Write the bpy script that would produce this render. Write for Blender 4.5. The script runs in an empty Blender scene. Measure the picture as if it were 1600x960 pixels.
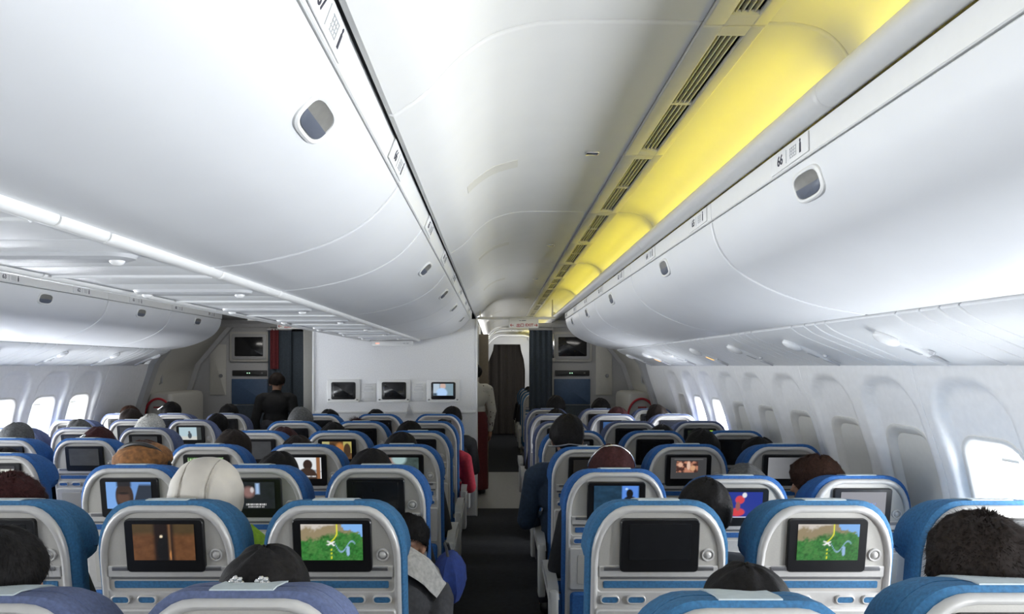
import bpy, bmesh, math, random
import numpy as np
from mathutils import Matrix, Vector

random.seed(7)
RNG = np.random.default_rng(7)
SC = bpy.context.scene
COL = SC.collection

# ---------------------------------------------------------------- camera, world, exposure
cam_data = bpy.data.cameras.new('camera')
cam_data.sensor_width = 36.0
cam_data.lens = 24.75
cam_data.shift_x = 25 / 1600
cam_data.shift_y = 92 / 1600
cam_data.clip_start = 0.02
cam = bpy.data.objects.new('camera', cam_data)
cam.location = (0, 0, 1.6)
cam.rotation_euler = (math.pi / 2, 0, 0)
COL.objects.link(cam)
SC.camera = cam

world = bpy.data.worlds.new('sky')
SC.world = world
world.use_nodes = True
wb = world.node_tree.nodes['Background']
wb.inputs[0].default_value = (0.86, 0.93, 1.0, 1)
wb.inputs[1].default_value = 1.5

SC.view_settings.view_transform = 'Standard'
SC.view_settings.look = 'None'
SC.view_settings.gamma = 1.0
SC.view_settings.use_curve_mapping = False
SC.view_settings.exposure = -0.05
SC.cycles.diffuse_bounces = 6
SC.cycles.max_bounces = 10
SC.cycles.sample_clamp_indirect = 6.0

WINDOW_WATTS = 30.0      # daylight through one open window
COVE_WATTS = 1.25        # yellow wash strip, per metre

# ---------------------------------------------------------------- materials
def rgb(c):
    return (c[0], c[1], c[2], 1.0)

def mat(name, color, rough=0.5, metal=0.0, noise=0.0, nscale=40.0, bump=0.0, bscale=200.0, spec=0.5, coat=0.0):
    m = bpy.data.materials.new(name)
    m.use_nodes = True
    nt = m.node_tree
    b = nt.nodes['Principled BSDF']
    b.inputs['Base Color'].default_value = rgb(color)
    b.inputs['Roughness'].default_value = rough
    b.inputs['Metallic'].default_value = metal
    b.inputs['Specular IOR Level'].default_value = spec
    if coat:
        b.inputs['Coat Weight'].default_value = coat
    tc = nt.nodes.new('ShaderNodeTexCoord')
    if noise > 0:
        n = nt.nodes.new('ShaderNodeTexNoise')
        n.inputs['Scale'].default_value = nscale
        n.inputs['Detail'].default_value = 4
        nt.links.new(tc.outputs['Object'], n.inputs['Vector'])
        r = nt.nodes.new('ShaderNodeValToRGB')
        r.color_ramp.elements[0].position = 0.3
        r.color_ramp.elements[1].position = 0.7
        r.color_ramp.elements[0].color = rgb([c * (1 - noise) for c in color])
        r.color_ramp.elements[1].color = rgb([min(1, c * (1 + noise)) for c in color])
        nt.links.new(n.outputs['Fac'], r.inputs['Fac'])
        nt.links.new(r.outputs['Color'], b.inputs['Base Color'])
    if bump > 0:
        n2 = nt.nodes.new('ShaderNodeTexNoise')
        n2.inputs['Scale'].default_value = bscale
        n2.inputs['Detail'].default_value = 2
        nt.links.new(tc.outputs['Object'], n2.inputs['Vector'])
        bp = nt.nodes.new('ShaderNodeBump')
        bp.inputs['Strength'].default_value = bump
        bp.inputs['Distance'].default_value = 0.003
        nt.links.new(n2.outputs['Fac'], bp.inputs['Height'])
        nt.links.new(bp.outputs['Normal'], b.inputs['Normal'])
    return m

def emis(name, color, strength):
    m = bpy.data.materials.new(name)
    m.use_nodes = True
    nt = m.node_tree
    nt.nodes.remove(nt.nodes['Principled BSDF'])
    e = nt.nodes.new('ShaderNodeEmission')
    e.inputs[0].default_value = rgb(color)
    e.inputs[1].default_value = strength
    nt.links.new(e.outputs[0], nt.nodes['Material Output'].inputs[0])
    return m

M = {}
M['bin'] = mat('bin_white', (0.78, 0.79, 0.81), 0.34, noise=0.012, nscale=6)
M['strip'] = mat('strip_white', (0.80, 0.80, 0.79), 0.4, noise=0.01)
M['ceil'] = mat('ceiling_white', (0.73, 0.73, 0.72), 0.5, noise=0.012, nscale=8)
M['vent'] = mat('vent_cream', (0.66, 0.65, 0.60), 0.5, noise=0.02)
M['dark'] = mat('dark_void', (0.012, 0.012, 0.012), 0.8, noise=0.1)
M['gap'] = mat('gap_grey', (0.10, 0.10, 0.105), 0.7, noise=0.05)
M['psu'] = mat('psu_white', (0.78, 0.79, 0.80), 0.38, noise=0.012)
M['psugrey'] = mat('psu_grey', (0.55, 0.56, 0.58), 0.4, noise=0.02)
M['wall'] = mat('sidewall', (0.80, 0.80, 0.80), 0.5, noise=0.03, nscale=30, bump=0.06, bscale=300)
M['wframe'] = mat('window_trim', (0.70, 0.69, 0.66), 0.45, noise=0.02)
M['shade'] = mat('window_shade', (0.68, 0.67, 0.63), 0.5, noise=0.02)
M['bulk'] = mat('bulkhead_vinyl', (0.80, 0.80, 0.81), 0.6, noise=0.05, nscale=90, bump=0.25, bscale=160)
M['cream'] = mat('galley_cream', (0.46, 0.45, 0.41), 0.55, noise=0.03)
M['galley'] = mat('galley_grey', (0.36, 0.36, 0.36), 0.55, noise=0.03)
M['navy'] = mat('navy_curtain', (0.036, 0.050, 0.066), 0.8, noise=0.15, nscale=60, bump=0.2)
M['bluepanel'] = mat('blue_panel', (0.045, 0.085, 0.16), 0.5, noise=0.08)
M['curtain'] = mat('brown_curtain', (0.05, 0.042, 0.035), 0.85, noise=0.15, nscale=50, bump=0.2)
M['brown'] = mat('brown_panel', (0.16, 0.13, 0.09), 0.6, noise=0.06)
M['red'] = mat('red_paint', (0.45, 0.02, 0.03), 0.5, noise=0.05)
M['redfab'] = mat('dark_red_cloth', (0.11, 0.012, 0.016), 0.8, noise=0.15)
M['carpet'] = mat('carpet', (0.010, 0.011, 0.014), 0.95, noise=0.45, nscale=25, bump=0.4, bscale=400)
M['vinyl'] = mat('galley_floor', (0.24, 0.24, 0.235), 0.5, noise=0.08, nscale=30)
M['silver'] = mat('seat_silver', (0.50, 0.49, 0.475), 0.36, metal=0.15, noise=0.03, nscale=60)
M['silver2'] = mat('seat_panel', (0.42, 0.405, 0.375), 0.5, noise=0.04, nscale=300)
M['bezel'] = mat('bezel_black', (0.008, 0.008, 0.009), 0.28, noise=0.1)
M['blank'] = mat('screen_off', (0.012, 0.0125, 0.014), 0.16, noise=0.1)
M['lit_blank'] = None
M['blue'] = mat('fabric_blue', (0.018, 0.095, 0.29), 0.85, noise=0.22, nscale=120, bump=0.35, bscale=500)
M['teal'] = mat('fabric_teal', (0.026, 0.12, 0.25), 0.85, noise=0.22, nscale=120, bump=0.35, bscale=500)
M['slate'] = mat('fabric_slate', (0.085, 0.11, 0.21), 0.85, noise=0.18, nscale=120, bump=0.35, bscale=500)
M['cover'] = mat('headrest_cloth', (0.48, 0.54, 0.56), 0.85, noise=0.06, bump=0.2)
M['arm'] = mat('armrest_plastic', (0.34, 0.34, 0.33), 0.5, noise=0.03)
M['metal'] = mat('seat_metal', (0.25, 0.25, 0.26), 0.35, metal=0.8, noise=0.05)
M['black'] = mat('black_plastic', (0.02, 0.02, 0.02), 0.4, noise=0.1)
M['latchdish'] = mat('latch_dish', (0.22, 0.215, 0.20), 0.35, noise=0.1)
M['paddle'] = mat('latch_paddle', (0.13, 0.145, 0.185), 0.35, noise=0.05)
M['ink'] = mat('label_ink', (0.03, 0.03, 0.05), 0.6, noise=0.05)
M['inkgrey'] = mat('label_ink_grey', (0.45, 0.46, 0.48), 0.6, noise=0.05)
M['plate'] = mat('label_plate', (0.80, 0.80, 0.80), 0.45, noise=0.01)
M['paper'] = mat('paper', (0.72, 0.72, 0.72), 0.7, noise=0.02)
M['redink'] = mat('red_lettering', (0.35, 0.03, 0.03), 0.6, noise=0.05)
M['signbody'] = mat('sign_body', (0.62, 0.60, 0.54), 0.5, noise=0.02)
M['chrome'] = mat('chrome', (0.7, 0.7, 0.7), 0.15, metal=1.0, noise=0.02)
M['amber'] = emis('amber_sign_light', (1.0, 0.5, 0.15), 2.2)
M['green'] = emis('green_indicator', (0.5, 1.0, 0.6), 2.0)
M['reading'] = mat('lamp_lens', (0.86, 0.86, 0.86), 0.25, noise=0.02)
M['skin'] = mat('skin', (0.42, 0.23, 0.15), 0.55, noise=0.06, nscale=30)
M['lip'] = mat('lips', (0.30, 0.10, 0.08), 0.5, noise=0.05)
M['eye'] = mat('eyes', (0.03, 0.02, 0.02), 0.2, noise=0.05)

# window glass: clear with a faint mirror
def glass_mat():
    m = bpy.data.materials.new('window_glass')
    m.use_nodes = True
    nt = m.node_tree
    nt.nodes.remove(nt.nodes['Principled BSDF'])
    t = nt.nodes.new('ShaderNodeBsdfTransparent')
    g = nt.nodes.new('ShaderNodeBsdfGlossy')
    g.inputs['Roughness'].default_value = 0.02
    mx = nt.nodes.new('ShaderNodeMixShader')
    mx.inputs[0].default_value = 0.05
    nt.links.new(t.outputs[0], mx.inputs[1])
    nt.links.new(g.outputs[0], mx.inputs[2])
    nt.links.new(mx.outputs[0], nt.nodes['Material Output'].inputs[0])
    return m
M['glass'] = glass_mat()

HAIRM = {}
def hairmat(key, color):
    if key not in HAIRM:
        m = mat('hair_' + key, color, 0.6, noise=0.35, nscale=90, bump=0.3, bscale=160, spec=0.12)
        HAIRM[key] = m
    return HAIRM[key]
CLOTHM = {}
def clothmat(color):
    k = '%.3f_%.3f_%.3f' % color
    if k not in CLOTHM:
        CLOTHM[k] = mat('cloth_' + k, color, 0.9, noise=0.2, nscale=60, bump=0.3, bscale=250)
    return CLOTHM[k]

# ---------------------------------------------------------------- mesh helpers
class MB:
    def __init__(self):
        self.v = []
        self.f = []
        self.mi = []
    def add(self, verts, faces, mi=0):
        o = len(self.v)
        self.v.extend([tuple(p) for p in verts])
        for f in faces:
            self.f.append(tuple(i + o for i in f))
            self.mi.append(mi)
    def box(self, c, s, mi=0):
        x, y, z = c
        a, b, d = s[0] / 2, s[1] / 2, s[2] / 2
        vs = [(x + i * a, y + j * b, z + k * d) for i in (-1, 1) for j in (-1, 1) for k in (-1, 1)]
        self.add(vs, [(0, 1, 3, 2), (4, 6, 7, 5), (0, 4, 5, 1), (2, 3, 7, 6), (0, 2, 6, 4), (1, 5, 7, 3)], mi)
    def loft(self, secs, closed=True, cap0=True, cap1=True, mi=0):
        n = len(secs[0])
        vs = [p for s in secs for p in s]
        fs = []
        for i in range(len(secs) - 1):
            for j in range(n if closed else n - 1):
                k = (j + 1) % n
                fs.append((i * n + j, i * n + k, (i + 1) * n + k, (i + 1) * n + j))
        if cap0:
            fs.append(tuple(range(n - 1, -1, -1)))
        if cap1:
            fs.append(tuple((len(secs) - 1) * n + j for j in range(n)))
        self.add(vs, fs, mi)
    def rbox(self, c, s, r=0.01, mi=0):
        """box with softened edges: stacked rounded outlines"""
        x, y, z = c
        r = min(r, s[0] / 2.02, s[1] / 2.02, s[2] / 2.02)
        def ring(g, zz):
            hw, hd = s[0] / 2 - g, s[1] / 2 - g
            rr = max(r - g, r * 0.25)
            out = []
            for q in range(4):
                cx = (hw - rr) * (1 if q in (0, 3) else -1)
                cy = (hd - rr) * (1 if q in (0, 1) else -1)
                for k in range(4):
                    a = q * math.pi / 2 + k * math.pi / 6
                    out.append((x + cx + rr * math.cos(a), y + cy + rr * math.sin(a), zz))
            return out
        h = s[2] / 2
        self.loft([ring(r, z - h), ring(r * 0.3, z - h + r * 0.3), ring(0, z - h + r), ring(0, z + h - r), ring(r * 0.3, z + h - r * 0.3), ring(r, z + h)], mi=mi)
    def cyl(self, p0, p1, r0, r1=None, n=12, mi=0):
        r1 = r0 if r1 is None else r1
        p0, p1 = Vector(p0), Vector(p1)
        d = (p1 - p0).normalized()
        a = d.orthogonal().normalized()
        b = d.cross(a)
        s = [[p + (a * math.cos(t) + b * math.sin(t)) * r for t in [2 * math.pi * i / n for i in range(n)]] for p, r in ((p0, r0), (p1, r1))]
        self.loft(s, mi=mi)
    def tube(self, pts, r, n=8, closed=False, mi=0):
        pts = [Vector(p) for p in pts]
        secs = []
        L = len(pts)
        up = None
        for i, p in enumerate(pts):
            if closed:
                d = (pts[(i + 1) % L] - pts[i - 1]).normalized()
            else:
                d = (pts[min(i + 1, L - 1)] - pts[max(i - 1, 0)]).normalized()
            if up is None:
                up = d.orthogonal().normalized()
            a = (up - d * up.dot(d)).normalized()
            up = a
            b = d.cross(a)
            rr = r[i] if isinstance(r, (list, tuple)) else r
            secs.append([p + (a * math.cos(t) + b * math.sin(t)) * rr for t in [2 * math.pi * k / n for k in range(n)]])
        if closed:
            secs.append(secs[0])
        self.loft(secs, cap0=not closed, cap1=not closed, mi=mi)
    def ell(self, c, r, nu=16, nv=10, mi=0):
        secs = []
        for j in range(1, nv):
            t = math.pi * j / nv
            secs.append([(c[0] + r[0] * math.sin(t) * math.cos(2 * math.pi * i / nu), c[1] + r[1] * math.sin(t) * math.sin(2 * math.pi * i / nu), c[2] - r[2] * math.cos(t)) for i in range(nu)])
        self.loft(secs, mi=mi)
    def capsule(self, p0, r0, p1, r1, n=12, mi=0):
        p0, p1 = Vector(p0), Vector(p1)
        d = (p1 - p0)
        L = d.length
        d.normalize()
        a = d.orthogonal().normalized()
        b = d.cross(a)
        secs = []
        def ring(o, r):
            secs.append([o + (a * math.cos(2 * math.pi * i / n) + b * math.sin(2 * math.pi * i / n)) * r for i in range(n)])
        for k in (75, 45, 15):
            t = math.radians(k)
            ring(p0 - d * r0 * math.sin(t), r0 * math.cos(t))
        for k in (15, 45, 75):
            t = math.radians(k)
            ring(p1 + d * r1 * math.sin(t), r1 * math.cos(t))
        self.loft(secs, mi=mi)
    def mesh(self, name, mats=None, smooth=40, fix=True):
        me = bpy.data.meshes.new(name)
        me.from_pydata(self.v, [], self.f)
        for m in (mats or []):
            me.materials.append(m)
        if mats and len(mats) > 1:
            me.polygons.foreach_set('material_index', self.mi)
        if fix:
            bm = bmesh.new()
            bm.from_mesh(me)
            bmesh.ops.recalc_face_normals(bm, faces=bm.faces)
            bm.to_mesh(me)
            bm.free()
        if smooth:
            me.shade_smooth()
            me.set_sharp_from_angle(angle=math.radians(smooth))
        me.update()
        return me

def put(name, me, parent=None, loc=None, matx=None):
    o = bpy.data.objects.new(name, me)
    COL.objects.link(o)
    if parent is not None:
        o.parent = parent
    if matx is not None:
        o.matrix_basis = matx
    elif loc is not None:
        o.location = loc
    return o

def build(name, mb, m, parent=None, loc=None, smooth=40, matx=None):
    return put(name, mb.mesh(name, m if isinstance(m, list) else [m], smooth), parent, loc, matx)

def empty(name, loc=(0, 0, 0)):
    o = bpy.data.objects.new(name, None)
    o.empty_display_size = 0.05
    COL.objects.link(o)
    o.location = loc
    return o

def tag(o, label, cat, group=None):
    o['label'] = label
    o['category'] = cat
    if group:
        o['group'] = group
    return o

def struct(o):
    o['kind'] = 'structure'
    return o

def spline(pts, n):
    """Catmull-Rom through 2-D points, n samples evenly in arc length"""
    P = [np.array(p, float) for p in pts]
    P = [2 * P[0] - P[1]] + P + [2 * P[-1] - P[-2]]
    out = []
    for i in range(1, len(P) - 2):
        for k in range(24):
            t = k / 24
            a, b, c, d = P[i - 1], P[i], P[i + 1], P[i + 2]
            out.append(0.5 * ((2 * b) + (-a + c) * t + (2 * a - 5 * b + 4 * c - d) * t * t + (-a + 3 * b - 3 * c + d) * t ** 3))
    out.append(P[-2])
    out = np.array(out)
    s = np.concatenate([[0], np.cumsum(np.linalg.norm(np.diff(out, axis=0), axis=1))])
    q = np.linspace(0, s[-1], n)
    return np.stack([np.interp(q, s, out[:, 0]), np.interp(q, s, out[:, 1])], 1)

def normals2(P):
    t = np.gradient(P, axis=0)
    t /= np.linalg.norm(t, axis=1)[:, None]
    return t, np.stack([t[:, 1], -t[:, 0]], 1)

class Profile:
    """a cross-section (u, z) swept along Y; x = c + s*u; its normal looks into the cabin"""
    def __init__(self, c, s, pts, n=40):
        self.c, self.s = c, s
        self.P = spline(pts, n)
        self.T, self.N = normals2(self.P)
        d = np.concatenate([[0], np.cumsum(np.linalg.norm(np.diff(self.P, axis=0), axis=1))])
        self.d = d
        self.len = d[-1]
    def at(self, a, off=0.0):
        p = np.array([np.interp(a, self.d, self.P[:, k]) for k in (0, 1)])
        n = np.array([np.interp(a, self.d, self.N[:, k]) for k in (0, 1)])
        n /= np.linalg.norm(n)
        q = p + n * off
        return q, n
    def a_of_z(self, z):
        return float(np.interp(-z, -self.P[:, 1], self.d))
    def world(self, a, y, off=0.0):
        q, n = self.at(a, off)
        return Vector((self.c + self.s * q[0], y, q[1]))
    def frame(self, a, y, off=0.0):
        """matrix: local z = into the cabin, local y = up the profile, local x = along the cabin"""
        p = self.world(a, y, off)
        _, n = self.at(a)
        nz = Vector((self.s * n[0], 0, n[1])).normalized()
        t0 = self.world(max(a - 0.005, 0), y)
        t1 = self.world(min(a + 0.005, self.len), y)
        up = (t0 - t1).normalized()
        xx = up.cross(nz).normalized()
        m = Matrix((xx, up, nz)).transposed().to_4x4()
        m.translation = p
        return m
    def slab(self, mb, a0, a1, y0, y1, thick=0.02, n=24, off=0.0, edge=0.006, mi=0):
        A = np.linspace(a0 + edge * 1.6, a1 - edge * 1.6, n - 4)
        A = np.concatenate([[a0, a0 + edge * 0.8], A, [a1 - edge * 0.8, a1]])
        def sec(y, o):
            out = []
            for k, a in enumerate(A):
                oo = o
                if k == 0 or k == n - 1:
                    oo = min(o, off - edge)
                out.append(self.world(a, y, oo))
            for a in A[::-1]:
                out.append(self.world(a, y, off - thick))
            return out
        mb.loft([sec(y0, off - edge), sec(y0 + edge * 0.35, off - edge * 0.3), sec(y0 + edge, off), sec(y0 + edge * 1.6, off), sec(y0 + edge * 2.4, off), sec(y1 - edge * 2.4, off), sec(y1 - edge * 1.6, off), sec(y1 - edge, off), sec(y1 - edge * 0.35, off - edge * 0.3), sec(y1, off - edge)], mi=mi)

TEXT_CACHE = {}
def text_mesh(s, size, m, align='CENTER', bold=0.0):
    key = (s, size, m.name, align, bold)
    if key in TEXT_CACHE:
        return TEXT_CACHE[key]
    cu = bpy.data.curves.new('lettering', 'FONT')
    cu.body = s
    cu.size = size
    cu.align_x = align
    cu.align_y = 'CENTER'
    cu.extrude = 0.0004
    cu.offset = bold
    o = bpy.data.objects.new('lettering_source', cu)
    COL.objects.link(o)
    dg = bpy.context.evaluated_depsgraph_get()
    me = bpy.data.meshes.new_from_object(o.evaluated_get(dg))
    bpy.data.objects.remove(o)
    bpy.data.curves.remove(cu)
    me.materials.clear()
    me.materials.append(m)
    TEXT_CACHE[key] = me
    return me

def rrect(hw, hh, r, n=5, cx=0, cy=0):
    """rounded rectangle outline, 4*n points counter-clockwise from +x +y corner"""
    out = []
    for q in range(4):
        sx = 1 if q in (0, 3) else -1
        sy = 1 if q in (0, 1) else -1
        for k in range(n):
            a = q * math.pi / 2 + k * (math.pi / 2) / (n - 1)
            out.append((cx + sx * (hw - r) + r * math.cos(a), cy + sy * (hh - r) + r * math.sin(a)))
    return out

def ring_loft(mb, outlines, caps=(False, True), mi=0):
    """outlines: list of (list of 2-D points, height)"""
    mb.loft([[(p[0], p[1], h) for p in o] for o, h in outlines], cap0=caps[0], cap1=caps[1], mi=mi)
# ---------------------------------------------------------------- lamps
CC = -1.11     # centre line of the cabin
CB = -1.08     # centre line of the middle bins

def area(name, loc, rot, sx, sy, watts, color):
    l = bpy.data.lights.new(name, 'AREA')
    l.shape = 'RECTANGLE'
    l.size, l.size_y = sx, sy
    l.energy = watts
    l.color = color
    o = bpy.data.objects.new(name, l)
    o.location = loc
    o.rotation_euler = rot
    COL.objects.link(o)
    return o

WZ = [(2.79, 1.62), (2.82, 1.50), (2.872, 1.347), (2.935, 1.15), (2.972, 0.95), (2.985, 0.75), (2.975, 0.55), (2.93, 0.3), (2.86, 0.0)]
_wz = spline(WZ, 60)
def wall_u(z):
    return float(np.interp(-z, -_wz[:, 1], _wz[:, 0]))

RIGHT_WINDOWS = [2.59 + 0.533 * k for k in range(-6, 9)]
RIGHT_OPEN = [0, 6, 7, -1, -2, -3, -4, -5, -6]
LEFT_WINDOWS = [5.775 + 0.533 * k for k in range(-12, 3)]
for s, ws, k0 in ((1, RIGHT_WINDOWS, -6), (-1, LEFT_WINDOWS, -12)):
    for i, yc in enumerate(ws):
        if s > 0 and (i + k0) not in RIGHT_OPEN:
            continue
        x = CC + s * (wall_u(1.095) + 0.15)
        area('window_daylight', (x, yc, 1.095), (0, math.radians(90) * s, 0), 0.40, 0.28, WINDOW_WATTS, (0.92, 0.96, 1.0))

# ---------------------------------------------------------------- floor
fl = MB()
fl.box((CC, 2.95, -0.03), (6.2, 9.9, 0.06))
floor = struct(build('floor', fl, M['carpet']))
f2 = MB(); f2.box((CC, 9.25, -0.03), (6.2, 2.7, 0.06)); build('galley_floor', f2, M['vinyl'], floor)
f3 = MB(); f3.box((CC, 13.8, -0.03), (6.2, 6.4, 0.06)); build('forward_carpet', f3, M['carpet'], floor)

# ---------------------------------------------------------------- side walls with window bays
def sstep(a, b, x):
    t = np.clip((x - a) / (b - a), 0, 1)
    return t * t * (3 - 2 * t)

def rr_sdf(y, z, hw, zc, hh, r):
    qx = np.abs(y) - (hw - r)
    qz = np.abs(z - zc) - (hh - r)
    return np.hypot(np.maximum(qx, 0), np.maximum(qz, 0)) + np.minimum(np.maximum(qx, qz), 0) - r

def bay_depth(dy, z):
    sd = rr_sdf(dy, z, 0.205, 1.14, 0.40, 0.16)
    return 0.042 * sstep(0.012, -0.022, sd)

def wall_panel_mesh(s, cells, holes=True):
    """one moulded lining panel spanning `cells` window bays"""
    mb = MB()
    W = 0.533
    ys = []
    for k in range(cells):
        yc = (k - (cells - 1) / 2) * W
        ys += [yc + t for t in np.linspace(-W / 2, W / 2, 33)[:-1]]
    ys.append(cells * W / 2)
    ys = np.array(ys)
    ys = np.concatenate([[ys[0], ys[0] + 0.003, ys[0] + 0.006], ys[1:-1], [ys[-1] - 0.006, ys[-1] - 0.003, ys[-1]]])
    zs = np.concatenate([np.linspace(0.0, 0.7, 8)[:-1], np.linspace(0.7, 1.62, 52)])
    idx = {}
    vs = []
    for i, y in enumerate(ys):
        kk = min(range(cells), key=lambda k: abs(y - (k - (cells - 1) / 2) * W))
        dy = y - (kk - (cells - 1) / 2) * W
        for j, z in enumerate(zs):
            d = float(bay_depth(np.array(dy), np.array(z)))
            if i in (0, len(ys) - 1):
                d += 0.010
            idx[i, j] = len(vs)
            vs.append((s * (wall_u(z) + d), y, z))
    fs = []
    for i in range(len(ys) - 1):
        for j in range(len(zs) - 1):
            y, z = (ys[i] + ys[i + 1]) / 2, (zs[j] + zs[j + 1]) / 2
            kk = min(range(cells), key=lambda k: abs(y - (k - (cells - 1) / 2) * W))
            dy = y - (kk - (cells - 1) / 2) * W
            if holes and float(rr_sdf(np.array(dy), np.array(z), 0.173, 1.095, 0.233, 0.10)) < 0:
                continue
            fs.append((idx[i, j], idx[i + 1, j], idx[i + 1, j + 1], idx[i, j + 1]))
    mb.add(vs, fs)
    me = mb.mesh('wall_panel', [M['wall']], 0)
    me.shade_smooth()
    return me

def window_meshes(s):
    """trim ring with its reveal, pane and shade, centred on the window in y"""
    def o3(out, din):
        # outline (y, z) at inward distance din from the recessed lining
        return [(s * (wall_u(z) + 0.042 - din), y, z) for y, z in out]
    zc = 1.095
    R = lambda hw, hh, r: rrect(hw, hh, r, 7, 0, zc)
    fr = MB()
    fr.loft([o3(R(0.185, 0.245, 0.11), -0.004), o3(R(0.180, 0.240, 0.107), 0.005), o3(R(0.172, 0.232, 0.099), 0.006), o3(R(0.162, 0.222, 0.094), 0.002), o3(R(0.145, 0.206, 0.085), -0.018), o3(R(0.118, 0.176, 0.070), -0.075)], cap0=False, cap1=False)
    pane = MB()
    pane.loft([o3(R(0.119, 0.177, 0.07), -0.070), o3(R(0.119, 0.177, 0.07), -0.074)])
    sh = MB()
    sh.loft([o3(R(0.141, 0.202, 0.083), -0.026), o3(R(0.141, 0.202, 0.083), -0.021)])
    lip = MB()
    lip.rbox((0, 0, 0), (0.012, 0.09, 0.014), 0.005)
    lip.v = [(s * (wall_u(0.96) + 0.042 + 0.010) + p[0], p[1], p[2] + 0.96) for p in lip.v]
    lab = MB()
    lab.rbox((0, 0, 0), (0.002, 0.05, 0.012), 0.001)
    lab.v = [(s * (wall_u(1.36) + 0.040) + p[0], p[1], p[2] + 1.36) for p in lab.v]
    return (fr.mesh('window_frame', [M['wframe']]), pane.mesh('pane', [M['glass']]), sh.mesh('window_shade', [M['shade']]), lip.mesh('shade_grip', [M['wframe']]), lab.mesh('row_marker', [M['inkgrey']]))

def small_wall_box(name, c, sz, m, kind=True, r=0.01):
    mb = MB(); mb.rbox(c, sz, r)
    o = build(name, mb, m)
    return struct(o) if kind else o

wn = 0
for s, ws, name, k0 in ((1, RIGHT_WINDOWS, 'wall_right', -6), (-1, LEFT_WINDOWS, 'wall_left', -12)):
    root = struct(empty(name, (CC, 0, 0)))
    pm = wall_panel_mesh(s, 2)
    pm1 = wall_panel_mesh(s, 1)
    n = len(ws)
    i = n - 1
    # two bays to a panel; seams fall where the photograph has them
    first = 1 if s > 0 else 0
    y = ws[0]
    k = 0
    while k < n:
        if s > 0:
            two = (k + k0) % 2 != 0
        else:
            two = (k + k0) % 2 == 0
        if two and k + 1 < n:
            put('wall_panel', pm, root, (0, (ws[k] + ws[k + 1]) / 2, 0)); k += 2
        else:
            put('wall_panel', pm1, root, (0, ws[k], 0)); k += 1
    fr, pane, sh, grip, lab = window_meshes(s)
    for k, yc in enumerate(ws):
        wn += 1
        w = struct(empty('window_%d' % wn, (CC, yc, 0)))
        put('window_frame', fr, w)
        put('pane', pane, w)
        if s > 0 and (k + k0) not in RIGHT_OPEN:
            put('window_shade', sh, w)
            put('shade_grip', grip, w, (s * -0.024, 0, 0))
        else:
            put('shade_grip', grip, w, (s * (wall_u(1.25) - wall_u(0.96) + 0.05), 0, 0.29))
    # plain lining ahead of the last window, running to the doorway
    yend = ws[-1] + 0.2665
    mb = MB()
    zs = np.linspace(0, 1.62, 18)
    secs = []
    for yy in (yend + 0.001, yend + 0.006, 7.95):
        secs.append([(s * (wall_u(z) + (0.01 if yy == yend + 0.001 else 0)), yy, z) for z in zs])
    mb.loft(secs, closed=False, cap0=False, cap1=False)
    build('end_lining', mb, M['wall'], root)

# ---------------------------------------------------------------- bins
RB_PTS = [(1.860, 2.170), (1.863, 2.100), (1.885, 2.020), (1.94, 1.945), (2.03, 1.885), (2.14, 1.838), (2.26, 1.803), (2.41, 1.777)]
CB_PTS = [(-0.830, 2.170), (-0.805, 2.110), (-0.750, 2.040), (-0.680, 1.985), (-0.575, 1.935), (-0.420, 1.895), (-0.255, 1.874)]
P_RIGHT = Profile(CC, 1, RB_PTS)
P_LEFT = Profile(CC, -1, RB_PTS)
P_MIDR = Profile(CB, -1, CB_PTS)
P_MIDL = Profile(CB, 1, CB_PTS)
STRIP = 0.062

# latch meshes (local x along the cabin, y up, z into the cabin)
def latch_parts():
    def sq(hw, hh, cx=0, cy=0):
        out = []
        for k in range(28):
            a = 2 * math.pi * k / 28
            ca, sa = math.cos(a), math.sin(a)
            e = 2 / 3.2
            out.append((cx + hw * math.copysign(abs(ca) ** e, ca), cy + hh * math.copysign(abs(sa) ** e, sa)))
        return out
    ring = MB()
    ring_loft(ring, [(sq(0.078, 0.041), -0.004), (sq(0.077, 0.040), 0.003), (sq(0.072, 0.036), 0.006), (sq(0.066, 0.031), 0.005), (sq(0.064, 0.029), 0.0005)], (False, False))
    dish = MB()
    ring_loft(dish, [(sq(0.065, 0.030), 0.003), (sq(0.057, 0.023), 0.0012), (sq(0.02, 0.014), 0.0006)], (False, True))
    pad = MB()
    o = [p for p in sq(0.0635, 0.0285)]
    low = [(x, min(y, -0.001)) for x, y in o]
    ring_loft(pad, [(low, 0.001), (low, 0.0046), ([(x * 0.95, -0.002 + (y + 0.002) * 0.94) for x, y in low], 0.006)], (False, True))
    return ring.mesh('latch', [M['strip']]), dish.mesh('latch_dish', [M['latchdish']]), pad.mesh('latch_paddle', [M['paddle']])
LATCH = latch_parts()

# label plate meshes
def plate_parts():
    pl = MB()
    pl.rbox((0, 0, 0), (0.23, 0.050, 0.004), 0.0015)
    bar = MB(); bar.box((-0.012, 0, 0.0026), (0.002, 0.034, 0.001))
    ic = MB()
    for r in range(4):
        ic.box((0.030, 0.012 - r * 0.008, 0.0026), (0.040 - 0.004 * (r % 2), 0.0016, 0.001))
    for q in range(4):
        ic.box((0.014 + q * 0.0115, 0.0, 0.0026), (0.0014, 0.026, 0.001))
    fig = MB()
    fig.rbox((0.073, -0.003, 0.0026), (0.009, 0.024, 0.001), 0.0004)
    fig.cyl((0.073, 0.0155, 0.0021), (0.073, 0.0155, 0.0031), 0.0035, n=10)
    fig.box((0.073, 0.0107, 0.0026), (0.004, 0.004, 0.001))
    return pl.mesh('label_plate', [M['plate']]), bar.mesh('divider_line', [M['inkgrey']]), ic.mesh('seat_map_icon', [M['inkgrey']]), fig.mesh('bottle_icon', [M['ink']])
PLATE = plate_parts()

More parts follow.
